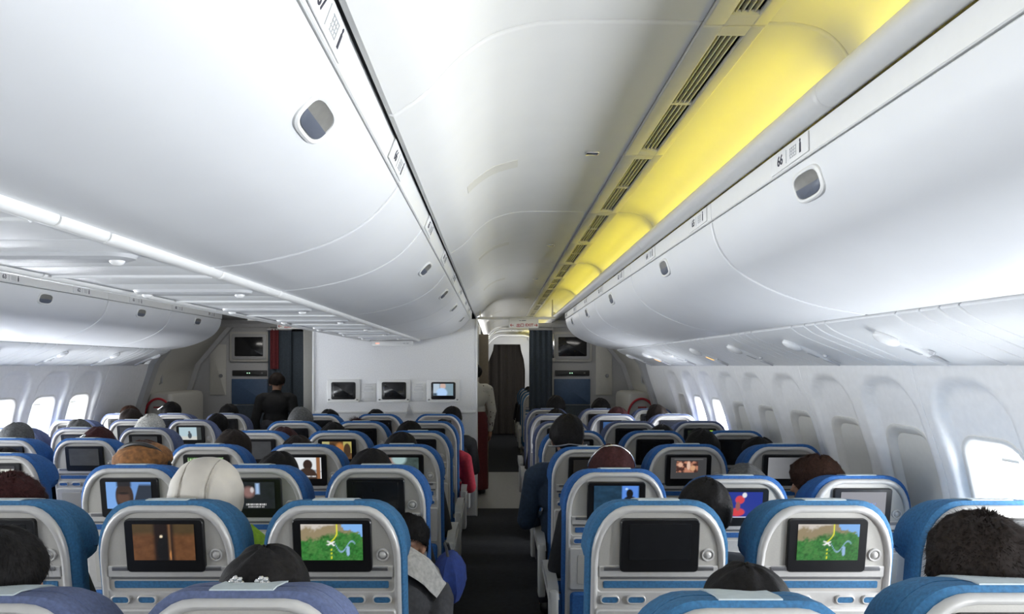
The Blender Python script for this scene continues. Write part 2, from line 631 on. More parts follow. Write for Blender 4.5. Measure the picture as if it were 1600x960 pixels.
def make_bin(prof, y0, y1, label, group, latch=True, plates=()):
    mid = (y0 + y1) / 2
    g = 0.007
    t = tag(empty('overhead_bin', tuple(prof.world(prof.len * 0.5, mid, -0.1))), label, 'overhead bin', group)
    inv = Matrix.Translation(-t.location)
    mb = MB(); prof.slab(mb, STRIP + 0.003, prof.len, y0 + g, y1 - g, thick=0.03, n=30)
    mb.v = [tuple(inv @ Vector(p)) for p in mb.v]
    build('door', mb, M['bin'], t, smooth=35)
    mb = MB(); prof.slab(mb, 0.0, STRIP, y0 + g * 0.4, y1 - g * 0.4, thick=0.03, n=8, edge=0.003)
    mb.v = [tuple(inv @ Vector(p)) for p in mb.v]
    build('label_rail', mb, M['strip'], t, smooth=35)
    if latch:
        a = prof.a_of_z(2.045)
        fr = inv @ prof.frame(a, mid + (0.0 if latch is True else latch), 0.0)
        l = put('latch', LATCH[0], t, matx=fr)
        put('latch_dish', LATCH[1], l)
        put('latch_paddle', LATCH[2], l)
    for yy, num in plates:
        fr = inv @ prof.frame(STRIP * 0.5, yy, 0.0015)
        p = put('label_plate', PLATE[0], t, matx=fr)
        put('divider_line', PLATE[1], p)
        put('seat_map_icon', PLATE[2], p)
        put('bottle_icon', PLATE[3], p)
        put('row_number', text_mesh(num, 0.036, M['ink'], bold=0.0006), p, (-0.052, 0, 0.0024))
    return t

ORD = ['nearest', 'second', 'third', 'fourth', 'fifth', 'sixth', 'seventh', 'eighth', 'ninth']
plates_r = [(1.80 + 0.815 * k, str(66 - k)) for k in range(-1, 8)]
plates_c = [(1.09 + 0.815 * k, str(67 - k)) for k in range(0, 8)]
plates_l = [(4.30 + 0.76 * k, str(63 - k)) for k in range(-3, 5)]

def in_bin(pl, y0, y1):
    return [p for p in pl if y0 + 0.12 <= p[0] < y1 - 0.12] + [(y0 + 0.13, p[1]) for p in pl if y0 <= p[0] < y0 + 0.12] + [(y1 - 0.13, p[1]) for p in pl if y1 - 0.12 <= p[0] < y1]

RSEAMS = [-0.48, 0.99, 2.46, 3.93, 5.40, 6.45, 7.64]
desc_r = ['white bin door nearest the camera over the window block, cut by the photo edge',
          'large white bin door numbered 66 beside the yellow-lit cove',
          'white bin door second from the large one numbered 66 along the yellow cove',
          'white bin door third along the yellow cove, over the shaded windows',
          'short white bin door next to last along the yellow cove',
          'last white bin door along the yellow cove, at the dark galley']
for k in range(6):
    make_bin(P_RIGHT, RSEAMS[k], RSEAMS[k + 1], desc_r[k], 'overhead bins over the window block', True, in_bin(plates_r, RSEAMS[k], RSEAMS[k + 1]))
MSEAMS = [-0.8, 0.55, 1.99, 2.62, 3.86, 4.90, 5.92, 7.47]
desc_m = ['white middle bin door behind the one numbered 67, mostly out of frame',
          'largest white middle bin door, marked 67 and 66 on its rail',
          'narrow white filler panel without a latch between two middle bin doors',
          'white middle bin door just past the narrow panel without a latch',
          'middle bin door second past the narrow filler panel, small in view',
          'middle bin door third past the narrow filler panel, small in view',
          'last middle bin door, ending at the pale bulkhead with three monitors']
for k in range(7):
    make_bin(P_MIDR, MSEAMS[k], MSEAMS[k + 1], desc_m[k], 'overhead bins over the middle block', k != 2, in_bin(plates_c, MSEAMS[k], MSEAMS[k + 1]))
desc_ml = ['far side of the middle bins, back length over the far aisle', 'far side of the middle bins, centre length over the far aisle', 'far side of the middle bins, end length reaching the bulkhead']
for k, (a, b) in enumerate(((-0.8, 2.0), (2.0, 4.8), (4.8, 7.47))):
    make_bin(P_MIDL, a, b, desc_ml[k], 'overhead bins facing the far aisle', True, ())
LSEAMS = [0.99, 2.46, 3.93, 5.40, 6.45, 7.64]
desc_l = ['far window bin door out of view behind the middle bins, back one', 'far window bin door hidden behind the middle bins',
          'first visible far window bin door across the cabin, cut by the photo edge', 'middle one of the three far window bin doors in view', 'last far window bin door, its rounded end by the far galley']
for k in range(5):
    make_bin(P_LEFT, LSEAMS[k], LSEAMS[k + 1], desc_l[k], 'overhead bins over the far windows', True, in_bin(plates_l, LSEAMS[k], LSEAMS[k + 1]))

# ---------------------------------------------------------------- passenger service panels
PSU_PTS = [(2.418, 1.770), (2.455, 1.742), (2.52, 1.712), (2.62, 1.672), (2.72, 1.630), (2.795, 1.600)]
def pod_meshes():
    """long reading-light pod: local x along the cabin, y up the panel, z out"""
    def egg(l, w):
        out = []
        for k in range(32):
            a = 2 * math.pi * k / 32
            yy = math.sin(a)
            out.append((w * math.cos(a) * (0.62 + 0.38 * yy if yy > -2 else 1), l * yy))
        return out
    b = MB()
    ring_loft(b, [(egg(0.15, 0.040), -0.003), (egg(0.148, 0.038), 0.006), (egg(0.135, 0.030), 0.012), (egg(0.10, 0.018), 0.014)], (False, True))
    kn = MB(); kn.ell((0, 0.100, 0.010), (0.034, 0.052, 0.020))
    tip = MB(); ring_loft(tip, [([(x * 0.7, y * 0.30 - 0.105) for x, y in egg(0.15, 0.040)], 0.008), ([(x * 0.6, y * 0.27 - 0.105) for x, y in egg(0.15, 0.040)], 0.0155)], (False, True))
    sg = MB(); sg.rbox((0, -0.01, 0.014), (0.022, 0.06, 0.004), 0.002)
    gasp = MB(); gasp.cyl((0, -0.045, 0.012), (0, -0.045, 0.022), 0.011, 0.008, 14)
    return [b.mesh('light_pod', [M['psu']]), kn.mesh('reading_lamp', [M['reading']]), tip.mesh('speaker_tip', [M['psugrey']]), sg.mesh('sign_lens', [M['inkgrey']]), sg.mesh('lit_sign_lens', [M['amber']]), gasp.mesh('air_nozzle', [M['psugrey']])]
POD = pod_meshes()
P_PSUR = Profile(CC, 1, PSU_PTS)
P_PSUL = Profile(CC, -1, PSU_PTS)
PODROW = [2.56 + 0.813 * k for k in range(-3, 7)]
psu_side = {1: 'under the bins by the shaded windows', -1: 'under the far window bins'}
for s, prof in ((1, P_PSUR), (-1, P_PSUL)):
    rows = PODROW if s > 0 else [p + 0.10 for p in PODROW]
    for k, yc in enumerate(rows):
        lab = '%s service panel with pale light pod, %s' % (['first', 'second', 'third', 'fourth', 'fifth', 'sixth', 'seventh', 'eighth', 'ninth', 'tenth'][k], psu_side[s])
        if s > 0 and k in (6, 8):
            lab = '%s service panel %s, its small amber sign lit' % ('larger' if k == 6 else 'distant', psu_side[s])
        t = tag(empty('service_panel', tuple(prof.world(prof.len / 2, yc, -0.02))), lab, 'service panel', 'service panels under the window bins')
        inv = Matrix.Translation(-t.location)
        pieces = [(-0.245, 0.245), (0.25, 0.335), (0.34, 0.4325), (-0.3755, -0.25)]
        for a, b in pieces:
            y1 = min(yc + b, 7.63); y0 = yc + a
            if y0 > 7.6:
                continue
            mb = MB(); prof.slab(mb, 0.0, prof.len, y0 + 0.002, y1 - 0.002, thick=0.02, n=16, edge=0.004)
            mb.v = [tuple(inv @ Vector(p)) for p in mb.v]
            build('panel', mb, M['psu'], t)
        fr = inv @ prof.frame(prof.len * 0.56, yc, 0.001)
        p = put('light_pod', POD[0], t, matx=fr)
        put('reading_lamp', POD[1], p)
        put('speaker_tip', POD[2], p)
        put('sign_lens', POD[4] if (s > 0 and k in (6, 8)) else POD[3], p)
        put('air_nozzle', POD[5], p, (0.05, 0.0, -0.01))

# box run along the cabin, for the added grey gap strip
def sweep_rect(name, x0, x1, z0, z1, y0, y1, m, parent=None):
    mb = MB(); mb.box(((x0 + x1) / 2, (y0 + y1) / 2, (z0 + z1) / 2), (abs(x1 - x0), y1 - y0, z1 - z0))
    return build(name, mb, m, parent)

# bin housings (closed cores behind the doors, up to the crown)
def housing(prof, y0, y1, extra, name):
    A = np.linspace(0.0, prof.len, 24)
    poly = []
    for a in A:
        p = prof.world(a, 0, -0.036)
        poly.append((p.x, p.z))
    for u, z in extra:
        poly.append((prof.c + prof.s * u, z))
    mb = MB()
    mb.loft([[(x, y0, z) for x, z in poly], [(x, y1, z) for x, z in poly]])
    return struct(build(name, mb, M['gap'], smooth=0))
housing(P_RIGHT, -1.2, 7.63, [(2.44, 1.80), (2.83, 1.625), (3.05, 1.7), (3.05, 2.45), (1.94, 2.45)], 'trim_1')
housing(P_LEFT, -1.2, 7.63, [(2.44, 1.80), (2.83, 1.625), (3.05, 1.7), (3.05, 2.45), (1.94, 2.45)], 'trim_2')
def mid_core():
    poly = []
    A = np.linspace(0.0, P_MIDR.len, 20)
    for a in A:
        p = P_MIDR.world(a, 0, -0.036); poly.append((p.x, p.z))
    for a in A[::-1]:
        p = P_MIDL.world(a, 0, -0.036); poly.append((p.x, p.z))
    poly += [(CB - 0.78, 2.45), (CB + 0.78, 2.45)]
    mb = MB()
    mb.loft([[(x, -1.2, z) for x, z in poly], [(x, 7.46, z) for x, z in poly]])
    struct(build('trim_3', mb, M['gap'], smooth=0))
mid_core()

# underside of the middle bins: rails and flat service panels with raised pods
XR, XL, ZB = CB + 0.262, CB - 0.262, 1.874
for nm, x, n in (('rail_near', XR, 0), ('rail_far', XL, 1)):
    t = tag(empty('bin_edge_rail', (x, 3.3, ZB)), ['round white rail along the lower edge of the middle bins', 'white rail along the far lower edge of the middle bins, over the far aisle'][n], 'rail')
    ys = [-0.8, 0.55, 1.30, 1.47, 2.07, 2.62, 3.35, 4.9, 5.92, 7.47]
    for a, b in zip(ys[:-1], ys[1:]):
        mb = MB()
        mb.tube([(0, a + 0.003 - 3.3, 0), (0, a + 0.008 - 3.3, 0), (0, a + 0.016 - 3.3, 0), (0, a + 0.024 - 3.3, 0), (0, b - 0.024 - 3.3, 0), (0, b - 0.016 - 3.3, 0), (0, b - 0.008 - 3.3, 0), (0, b - 0.003 - 3.3, 0)], [0.015, 0.018, 0.018, 0.018, 0.018, 0.018, 0.018, 0.015], 14)
        build('rail_segment', mb, M['strip'], t)
    if n == 1:
        mb = MB(); mb.rbox((-0.03, 0, -0.004), (0.06, 8.2, 0.012), 0.005)
        build('rail_flange', mb, M['strip'], t)
def mid_pod():
    b = MB()
    def cap(hw, hh):
        return rrect(hw, hh, hh * 0.98, 7)
    ring_loft(b, [(cap(0.21, 0.05), 0.0), (cap(0.205, 0.046), -0.010), (cap(0.19, 0.036), -0.015), (cap(0.17, 0.02), -0.016)], (False, True))
    kn = MB(); kn.ell((0.165, 0, -0.014), (0.018, 0.018, 0.014))
    return b.mesh('light_pod', [M['psugrey']]), kn.mesh('lamp_knob', [M['reading']])
MP = mid_pod()
mid_words = ['nearest', 'second', 'third', 'fourth', 'fifth', 'sixth', 'seventh', 'eighth']
for k in range(-2, 7):
    yc = 1.70 + 0.813 * k
    if yc + 0.4 > 7.47:
        break
    t = tag(empty('service_panel', (CB, yc, ZB - 0.004)), ('pale flat service panel under the middle bins, %s counting from the camera' % mid_words[max(k, 0)]) if k >= 0 else ('pale flat service panel under the middle bins behind the camera, %s' % ['inner', 'outer'][k + 2]), 'service panel', 'service panels under the middle bins')
    for a, b in ((-0.20, 0.20), (0.20, 0.40), (0.40, 0.613)):
        mb = MB(); mb.rbox((0, (a + b) / 2, 0.008), (0.495, b - a - 0.005, 0.02), 0.005)
        build('panel', mb, M['psu'], t)
    p = put('light_pod', MP[0], t, (0, 0, -0.001))
    put('lamp_knob', MP[1], p)
    put('lamp_knob', MP[1], p, (-0.33, 0, 0))
    rb = MB(); rb.tube([(-0.235, 0.39, -0.002), (0.235, 0.39, -0.002)], 0.008, 8)
    build('cross_rib', rb, M['psu'], t)

# ---------------------------------------------------------------- ceiling over the near aisle
CE_L = [(-0.233, 2.150), (-0.155, 2.204), (-0.088, 2.275), (-0.023, 2.324), (0.035, 2.346), (0.12, 2.362), (0.30, 2.364), (0.462, 2.360)]
CE_R = [(0.598, 2.360), (0.665, 2.357), (0.722, 2.342), (0.762, 2.310), (0.785, 2.270), (0.792, 2.215)]
YSEAM = [-1.2, -0.36, 1.56, 3.48, 5.20, 6.95, 8.75, 10.55, 12.35, 14.15, 15.95]
roof = MB()
roof.box((CC, 7.9, 2.50), (6.4, 19.2, 0.06))
ceiling = struct(build('ceiling', roof, M['gap']))
class Sheet(Profile):
    def __init__(self, pts, n=40):
        super().__init__(0, 1, pts, n)
        self.N = -self.N
        # face down into the cabin
        if self.N[len(self.N) // 2][1] > 0:
            self.N = -self.N
PL, PR = Sheet(CE_L), Sheet(CE_R)
def patch(prof, a0, a1, y0, y1, name, m, off=0.002, parent=ceiling, t=0.004):
    mb = MB(); prof.slab(mb, a0, a1, y0, y1, thick=t, n=14, off=off, edge=0.003)
    return build(name, mb, m, parent)
for k in range(len(YSEAM) - 1):
    a, b = YSEAM[k], YSEAM[k + 1]
    mb = MB(); PL.slab(mb, 0, PL.len, a + 0.002, b - 0.002, thick=0.02, n=36, edge=0.008); build('ceiling_panel', mb, M['ceil'], ceiling)
    mb = MB(); PR.slab(mb, 0, PR.len, a + 0.002, b - 0.002, thick=0.012, n=26, edge=0.006); build('cove_panel', mb, M['ceil'], ceiling)
    # oblong lens, small detector
    patch(PL, 0.165, 0.385, b - 0.90, b - 0.80, 'lens_strip', M['vent'], off=0.0015)
    mb = MB(); mb.rbox((0.345, a + 0.96 if b - a > 1.5 else a + 0.5, 2.361), (0.045, 0.035, 0.006), 0.002); o = build('ceiling_sensor', mb, M['chrome'], ceiling)
    # air vent: frame, slats, dark box
    for q in range(2):
        y0 = a + q * (b - a) / 2 + 0.003
        y1 = a + (b - a) / 2 * (q + 1) - 0.003
        v = empty('air_vent', (0.53, (y0 + y1) / 2, 2.36)); v.parent = ceiling
        L = y1 - y0
        mb = MB()
        for xx, w in ((-0.048, 0.048), (0.053, 0.034)):
            mb.rbox((xx, 0, 0.0), (w, L, 0.014), 0.004)
        for yy in (-L / 2 + 0.0225, L / 2 - 0.0225):
            mb.box((0.006, yy, 0), (0.062, 0.045, 0.012))
        fr = MB(); fr.v, fr.f, fr.mi = mb.v, mb.f, mb.mi
        me = fr.mesh('vent_frame', [M['vent']])
        put('vent_frame', me, v)
        mb = MB(); mb.box((0.006, 0, 0.022), (0.07, L - 0.04, 0.004)); put('vent_box', mb.mesh('vent_box', [M['dark']]), v)
        for xx in (-0.0145, -0.001, 0.0125, 0.026):
            mb = MB(); mb.box((xx, 0, 0.006), (0.0030, L - 0.06, 0.012)); put('vent_slat', mb.mesh('vent_slat', [M['vent']]), v)
        for yy in (0.0,):
            mb = MB(); mb.box((0.006, yy, 0.003), (0.062, 0.012, 0.01)); put('vent_bar', mb.mesh('vent_bar', [M['vent']]), v)
struct(sweep_rect('trim_5', -0.30, -0.205, 2.186, 2.196, -1.1, 7.48, mat('gap_shade_tone', (0.34, 0.34, 0.34), 0.6, noise=0.03)))  # added grey strip gives the gap beside the middle bins its shade tone
# white round valance below the yellow cove
t = struct(empty('trim_4', (0.738, 3, 2.206)))
for a, b in zip(YSEAM[:-1], YSEAM[1:]):
    mb = MB()
    mb.tube([(0, a + 0.001 - 3, 0), (0, a + 0.006 - 3, 0), (0, a + 0.012 - 3, 0), (0, a + 0.02 - 3, 0), (0, b - 0.02 - 3, 0), (0, b - 0.012 - 3, 0), (0, b - 0.006 - 3, 0), (0, b - 0.001 - 3, 0)], [0.030, 0.034, 0.034, 0.034, 0.034, 0.034, 0.034, 0.030], 20)
    build('valance_segment', mb, M['strip'], t)
    # lamp strips in the cove, with a dead end between lamps
    area('cove_lamp', (0.768, (a + b) / 2, 2.232), (0, math.radians(118), 0), 0.02, b - a - 0.14, COVE_WATTS * (b - a) * (1.0 if a < 6 else 0.6), (1.0, 0.82, 0.04))
# ceiling over the far aisle (mostly hidden)
mb = MB(); mb.rbox((CB - 1.36, 4.6, 2.33), (1.16, 11.8, 0.02), 0.005); build('far_aisle_panel', mb, M['ceil'], ceiling)
area('far_cove_lamp', (CB - 1.76, 3.4, 2.28), (0, math.radians(180), 0), 0.06, 8.0, 1.6, (1.0, 0.92, 0.70))
# ---------------------------------------------------------------- partitions, galleys, doors
def bx(name, c, sz, m, parent=None, r=0.008):
    mb = MB(); mb.rbox(c, sz, r)
    return build(name, mb, m, parent)
def span(name, x0, x1, y0, y1, z0, z1, m, parent=None, r=0.008):
    return bx(name, ((x0 + x1) / 2, (y0 + y1) / 2, (z0 + z1) / 2), (abs(x1 - x0), abs(y1 - y0), abs(z1 - z0)), m, parent, r)

struct(span('wall_back', CC - 3.05, CC + 3.05, -1.02, -0.95, 0, 2.46, M['ceil']))

# bulkhead ahead of the middle block
bh = struct(span('wall_bulkhead', -1.945, -0.205, 7.50, 7.56, 0, 2.10, M['bulk']))
span('edge_trim', -0.212, -0.196, 7.485, 7.57, 0, 2.12, M['strip'], bh, 0.004)
span('edge_trim', -1.955, -1.935, 7.485, 7.57, 0, 2.12, M['strip'], bh, 0.004)
span('upper_panel', -1.90, -0.26, 7.50, 7.56, 2.10, 2.45, M['bulk'], bh)
span('dado_ledge', -1.93, -0.215, 7.478, 7.50, 1.095, 1.118, M['strip'], bh, 0.005)
span('dado_groove', -1.93, -0.215, 7.494, 7.50, 0.735, 0.742, M['gap'], bh, 0.002)

def screen_grid(name, w, h, painter, nx=64, ny=40, strength=1.0):
    """a screen picture painted per vertex by a small function of (u, v)"""
    us, vs = np.meshgrid(np.linspace(0, 1, nx), np.linspace(0, 1, ny))
    col = painter(us, vs)
    verts = [((u - 0.5) * w, 0, (v - 0.5) * h) for u, v in zip(us.ravel(), vs.ravel())]
    faces = [(j * nx + i, j * nx + i + 1, (j + 1) * nx + i + 1, (j + 1) * nx + i) for j in range(ny - 1) for i in range(nx - 1)]
    me = bpy.data.meshes.new(name)
    me.from_pydata(verts, [], faces)
    at = me.color_attributes.new('picture', 'FLOAT_COLOR', 'POINT')
    c4 = np.concatenate([col.reshape(-1, 3), np.ones((nx * ny, 1))], 1).astype(np.float32)
    at.data.foreach_set('color', c4.ravel())
    me.materials.append(SCREENMAT)
    return me
def screen_material():
    m = bpy.data.materials.new('screen_picture')
    m.use_nodes = True
    nt = m.node_tree
    b = nt.nodes['Principled BSDF']
    a = nt.nodes.new('ShaderNodeVertexColor')
    a.layer_name = 'picture'
    b.inputs['Base Color'].default_value = (0.01, 0.01, 0.01, 1)
    b.inputs['Roughness'].default_value = 0.2
    nt.links.new(a.outputs['Color'], b.inputs['Emission Color'])
    b.inputs['Emission Strength'].default_value = 1.0
    return m
SCREENMAT = screen_material()

# value noise for the screen pictures
_tab = RNG.random((64, 64))
def vnoise(x, y):
    xi, yi = np.floor(x).astype(int), np.floor(y).astype(int)
    fx, fy = x - xi, y - yi
    fx = fx * fx * (3 - 2 * fx); fy = fy * fy * (3 - 2 * fy)
    g = lambda i, j: _tab[i % 64, j % 64]
    return (g(xi, yi) * (1 - fx) + g(xi + 1, yi) * fx) * (1 - fy) + (g(xi, yi + 1) * (1 - fx) + g(xi + 1, yi + 1) * fx) * fy
def fbm(x, y):
    return 0.5 * vnoise(x, y) + 0.3 * vnoise(2.1 * x + 7, 2.1 * y) + 0.2 * vnoise(4.3 * x, 4.3 * y + 11)
def flat(u, c):
    return np.ones(u.shape + (3,)) * np.array(c)
def over(img, mask, c):
    mask = np.clip(mask, 0, 1)[..., None]
    return img * (1 - mask) + np.array(c) * mask
def soft(d, w=0.02):
    return np.clip(0.5 - d / w, 0, 1)
def ellm(u, v, cx, cy, rx, ry, w=0.15):
    return soft(np.hypot((u - cx) / rx, (v - cy) / ry) - 1, w)
def recm(u, v, x0, x1, y0, y1, w=0.02):
    return soft(np.maximum(np.maximum(x0 - u, u - x1), np.maximum(y0 - v, v - y1)), w)

def p_map(u, v):
    n = fbm(u * 14 + 3, v * 9); n2 = fbm(u * 30, v * 22 + 5)
    img = flat(u, (0.03, 0.16, 0.03)) * (0.35 + 1.5 * n2[..., None])
    img = over(img, soft(0.60 - n, 0.2) * 0.5, (0.10, 0.28, 0.07))
    hill = soft(0.70 - v + 0.35 * (u - 0.5) - 0.25 * (n - 0.5), 0.12)
    img = over(img, hill, (0.30, 0.24, 0.14))
    pale = soft(0.88 - v + 0.5 * np.maximum(u - 0.25, 0) - 0.2 * (n - 0.5), 0.08)
    img = over(img, pale, (0.62, 0.57, 0.52))
    sea = soft(0.80 - v + 0.75 * (0.82 - u) + 0.30 * (n - 0.5), 0.03) * recm(u, v, 0.66, 1.1, -0.1, 1.1)
    img = over(img, sea, (0.22, 0.45, 0.85))
    river = soft(np.abs(v - (0.45 - 0.35 * (u - 0.55) + 0.18 * np.sin(u * 17))) - 0.018, 0.03) * recm(u, v, 0.55, 0.88, 0.1, 0.6)
    img = over(img, river, (0.32, 0.50, 0.75))
    img = over(img, ellm(u, v, 0.76, 0.26, 0.03, 0.14), (0.32, 0.50, 0.75))
    xt = 0.585 - 0.11 * np.clip((0.75 - v) / 0.25, 0, 1) ** 1.6
    img = over(img, soft(np.abs(u - xt) - 0.010, 0.012) * (v > 0.5), (0.85, 0.85, 0.03))
    img = over(img, soft(np.abs(u - 0.49) - 0.010, 0.012) * (v < 0.36) * ((v * 9) % 1 > 0.45), (0.85, 0.85, 0.03))
    a = (u - 0.485) * 0.76 + (v - 0.47) * 0.65; b = -(u - 0.485) * 0.65 + (v - 0.47) * 0.76
    b = b * 0.62; 
    img = over(img, soft(np.maximum(np.abs(a) - 0.075, np.abs(b) - 0.010), 0.012), (0.95, 0.95, 0.95))
    img = over(img, soft(np.maximum(np.abs(a + 0.3 * np.abs(b) - 0.012) - 0.014, np.abs(b) - 0.055), 0.012), (0.95, 0.95, 0.95))
    return img
def p_corridor(u, v):
    n = fbm(u * 10, v * 8)
    img = flat(u, (0.13, 0.055, 0.022)) * (0.6 + 0.8 * n[..., None])
    img = over(img, soft(0.72 - v, 0.15) * 0.7, (0.05, 0.045, 0.02))
    img = over(img, recm(u, v, 0.34, 0.66, -0.1, 1.1, 0.06), (0.015, 0.009, 0.008))
    img = over(img, ellm(u, v, 0.50, 0.30, 0.11, 0.42), (0.008, 0.008, 0.009))
    img = over(img, recm(u, v, 0.58, 0.61, 0.0, 1.0, 0.03), (0.22, 0.11, 0.05))
    img = over(img, ellm(u, v, 0.46, 0.66, 0.022, 0.035, 0.6), (1.0, 0.85, 0.6))
    img = over(img, ellm(u, v, 0.60, 0.14, 0.012, 0.12, 0.6), (0.6, 0.25, 0.08))
    return img
def p_face_sky(u, v):
    img = flat(u, (0.20, 0.40, 0.80))
    img = over(img, soft(0.5 - u - 0.2 * (v - 0.5), 0.3) * 0.5, (0.10, 0.22, 0.5))
    img = over(img, soft(0.55 - u + 0.2 * v, 0.02) * soft(u - 1.2, 0.02) * soft(v - 0.9, .1), (0.03, 0.04, 0.06))
    img = over(img, ellm(u, v, 0.40, 0.45, 0.20, 0.55, 0.1), (0.045, 0.028, 0.022))
    img = over(img, ellm(u, v, 0.37, 0.40, 0.14, 0.22, 0.4), (0.10, 0.055, 0.04))
    img = over(img, recm(u, v, 0.24, 0.56, 0.84, 1.1, 0.05), (0.02, 0.02, 0.025))
    return over(img, ellm(u, v, 0.38, 0.58, 0.12, 0.05, 0.5), (0.02, 0.015, 0.015))
def p_dark_film(u, v):
    n = fbm(u * 9, v * 7)
    img = flat(u, (0.012, 0.014, 0.018)) * (0.5 + n[..., None])
    img = over(img, ellm(u, v, 0.42, 0.62, 0.13, 0.2, 0.6), (0.25, 0.14, 0.13))
    img = over(img, recm(u, v, 0.58, 0.66, 0.55, 0.95, 0.05), (0.35, 0.5, 0.75))
    img = over(img, ellm(u, v, 0.50, 0.70, 0.04, 0.1, 0.6), (0.6, 0.55, 0.55))
    sub = recm(u, v, 0.36, 0.80, 0.13, 0.19, 0.02) * (np.sin(u * 160) > -0.3) + recm(u, v, 0.40, 0.76, 0.05, 0.09, 0.02) * (np.sin(u * 230) > 0)
    return over(img, sub, (0.75, 0.75, 0.75))
def p_silhouette(u, v):
    n = fbm(u * 9, v * 7)
    img = flat(u, (0.75, 0.78, 0.80))
    img = over(img, recm(u, v, -0.1, 1.1, 0.32, 0.42) * (n > 0.5), (0.3, 0.35, 0.4))
    img = over(img, recm(u, v, 0.86, 0.97, -0.1, 1.1), (0.28, 0.12, 0.05))
    img = over(img, ellm(u, v, 0.62, 0.66, 0.13, 0.24, 0.1), (0.035, 0.02, 0.016))
    img = over(img, ellm(u, v, 0.60, 0.10, 0.28, 0.42, 0.1), (0.05, 0.03, 0.022))
    return over(img, recm(u, v, 0.2, 0.85, 0.08, 0.14) * (np.sin(u * 140) > -0.2), (0.85, 0.85, 0.85))
def p_green(u, v):
    n = fbm(u * 12, v * 9)
    img = flat(u, (0.03, 0.10, 0.02)) * (0.3 + 1.5 * n[..., None])
    return over(img, soft(0.62 - n, 0.1), (0.45, 0.65, 0.35))
def p_arc(u, v):
    n = fbm(u * 9, v * 7)
    img = flat(u, (0.05, 0.075, 0.07)) * (0.5 + n[..., None])
    img = over(img, ellm(u, v, 0.1, 0.7, 0.25, 0.4, 0.4), (0.28, 0.15, 0.12))
    img = over(img, ellm(u, v, 0.45, 0.95, 0.2, 0.3, 0.4), (0.35, 0.5, 0.5))
    return over(img, ellm(u, v, 0.52, 0.02, 0.33, 0.35, 0.1), (0.95, 0.92, 0.92))
def p_gold(u, v):
    n = fbm(u * 8, v * 6)
    img = flat(u, (0.10, 0.05, 0.02)) * (0.5 + n[..., None])
    img = over(img, recm(u, v, 0.0, 0.25, 0.6, 1.0), (0.45, 0.42, 0.18))
    img = over(img, recm(u, v, 0.72, 1.0, 0.35, 1.0), (0.45, 0.40, 0.12))
    img = over(img, ellm(u, v, 0.60, 0.62, 0.14, 0.3, 0.5), (0.45, 0.18, 0.05))
    img = over(img, ellm(u, v, 0.85, 0.5, 0.12, 0.4, 0.2), (0.06, 0.035, 0.02))
    return over(img, ellm(u, v, 0.35, 0.45, 0.15, 0.45, 0.2), (0.05, 0.025, 0.015))
def p_bluefilm(u, v):
    n = fbm(u * 7, v * 7)
    img = flat(u, (0.014, 0.045, 0.085)) * (0.5 + n[..., None])
    img = over(img, recm(u, v, 0.62, 0.98, 0.3, 1.0, 0.03), (0.10, 0.26, 0.75))
    img = over(img, ellm(u, v, 0.72, 0.88, 0.03, 0.04, 0.6), (0.5, 0.75, 1.0))
    img = over(img, ellm(u, v, 0.79, 0.70, 0.075, 0.17, 0.15), (0.008, 0.008, 0.010))
    return over(img, ellm(u, v, 0.80, 0.35, 0.17, 0.26, 0.15), (0.010, 0.010, 0.014))
def p_redblue(u, v):
    img = flat(u, (0.012, 0.03, 0.28))
    n = fbm(u * 12, v * 10)
    img = over(img, ellm(u, v, 0.50, 0.70, 0.10, 0.16, 0.2), (0.65, 0.05, 0.06))
    img = over(img, ellm(u, v, 0.44, 0.22, 0.17, 0.16, 0.2), (0.65, 0.05, 0.06))
    img = over(img, ellm(u, v, 0.46, 0.45, 0.05, 0.18, 0.2), (0.30, 0.10, 0.09))
    img = over(img, ellm(u, v, 0.60, 0.88, 0.05, 0.10, 0.3), (0.8, 0.8, 0.85))
    return over(img, recm(u, v, 0.2, 0.8, 0.0, 0.04), (0.7, 0.7, 0.8))
def p_icons(u, v):
    img = flat(u, (0.30, 0.30, 0.33))
    g = ((u * 12) % 1 < 0.72) * ((v * 8) % 1 < 0.66) * recm(u, v, 0.1, 0.78, 0.05, 0.60, 0.01)
    return over(img, g * 0.9, (0.16, 0.22, 0.62)) + 0.25 * (g * ((u * 24) % 1 < 0.3))[..., None] * np.array((1, 0.8, 0.4))
def p_people(u, v):
    n = fbm(u * 12, v * 9)
    img = flat(u, (0.055, 0.055, 0.058))
    strip = recm(u, v, 0.16, 0.76, 0.30, 0.82, 0.03)
    img = over(img, strip, (0.07, 0.03, 0.025))
    img = over(img, strip * soft(0.52 - n, 0.12), (0.5, 0.22, 0.14))
    img = over(img, ellm(u, v, 0.27, 0.66, 0.07, 0.11, 0.4), (0.7, 0.42, 0.30))
    img = over(img, ellm(u, v, 0.50, 0.62, 0.05, 0.2, 0.4), (0.75, 0.5, 0.38))
    img = over(img, ellm(u, v, 0.62, 0.5, 0.07, 0.13, 0.4), (0.65, 0.36, 0.2))
    return over(img, recm(u, v, 0.1, 0.9, 0.9, 0.93), (0.16, 0.16, 0.16))
def p_painted_reflection(u, v):
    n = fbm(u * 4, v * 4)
    return flat(u, (0.16, 0.165, 0.175)) * (0.35 + 1.0 * np.clip(1 - u, 0, 1) + 0.1 * n)[..., None]  # reflection painted as a grey fade across the blank screen
def p_greyblank(u, v):
    n = fbm(u * 4, v * 4)
    return flat(u, (0.045, 0.047, 0.05)) * (0.8 + 0.4 * n)[..., None]
def p_yellowgreen(u, v):
    img = flat(u, (0.015, 0.02, 0.012))
    img = over(img, recm(u, v, 0.45, 1.0, 0.5, 1.0), (0.35, 0.65, 0.05))
    return over(img, ellm(u, v, 0.75, 0.7, 0.16, 0.12), (0.8, 0.75, 0.05))
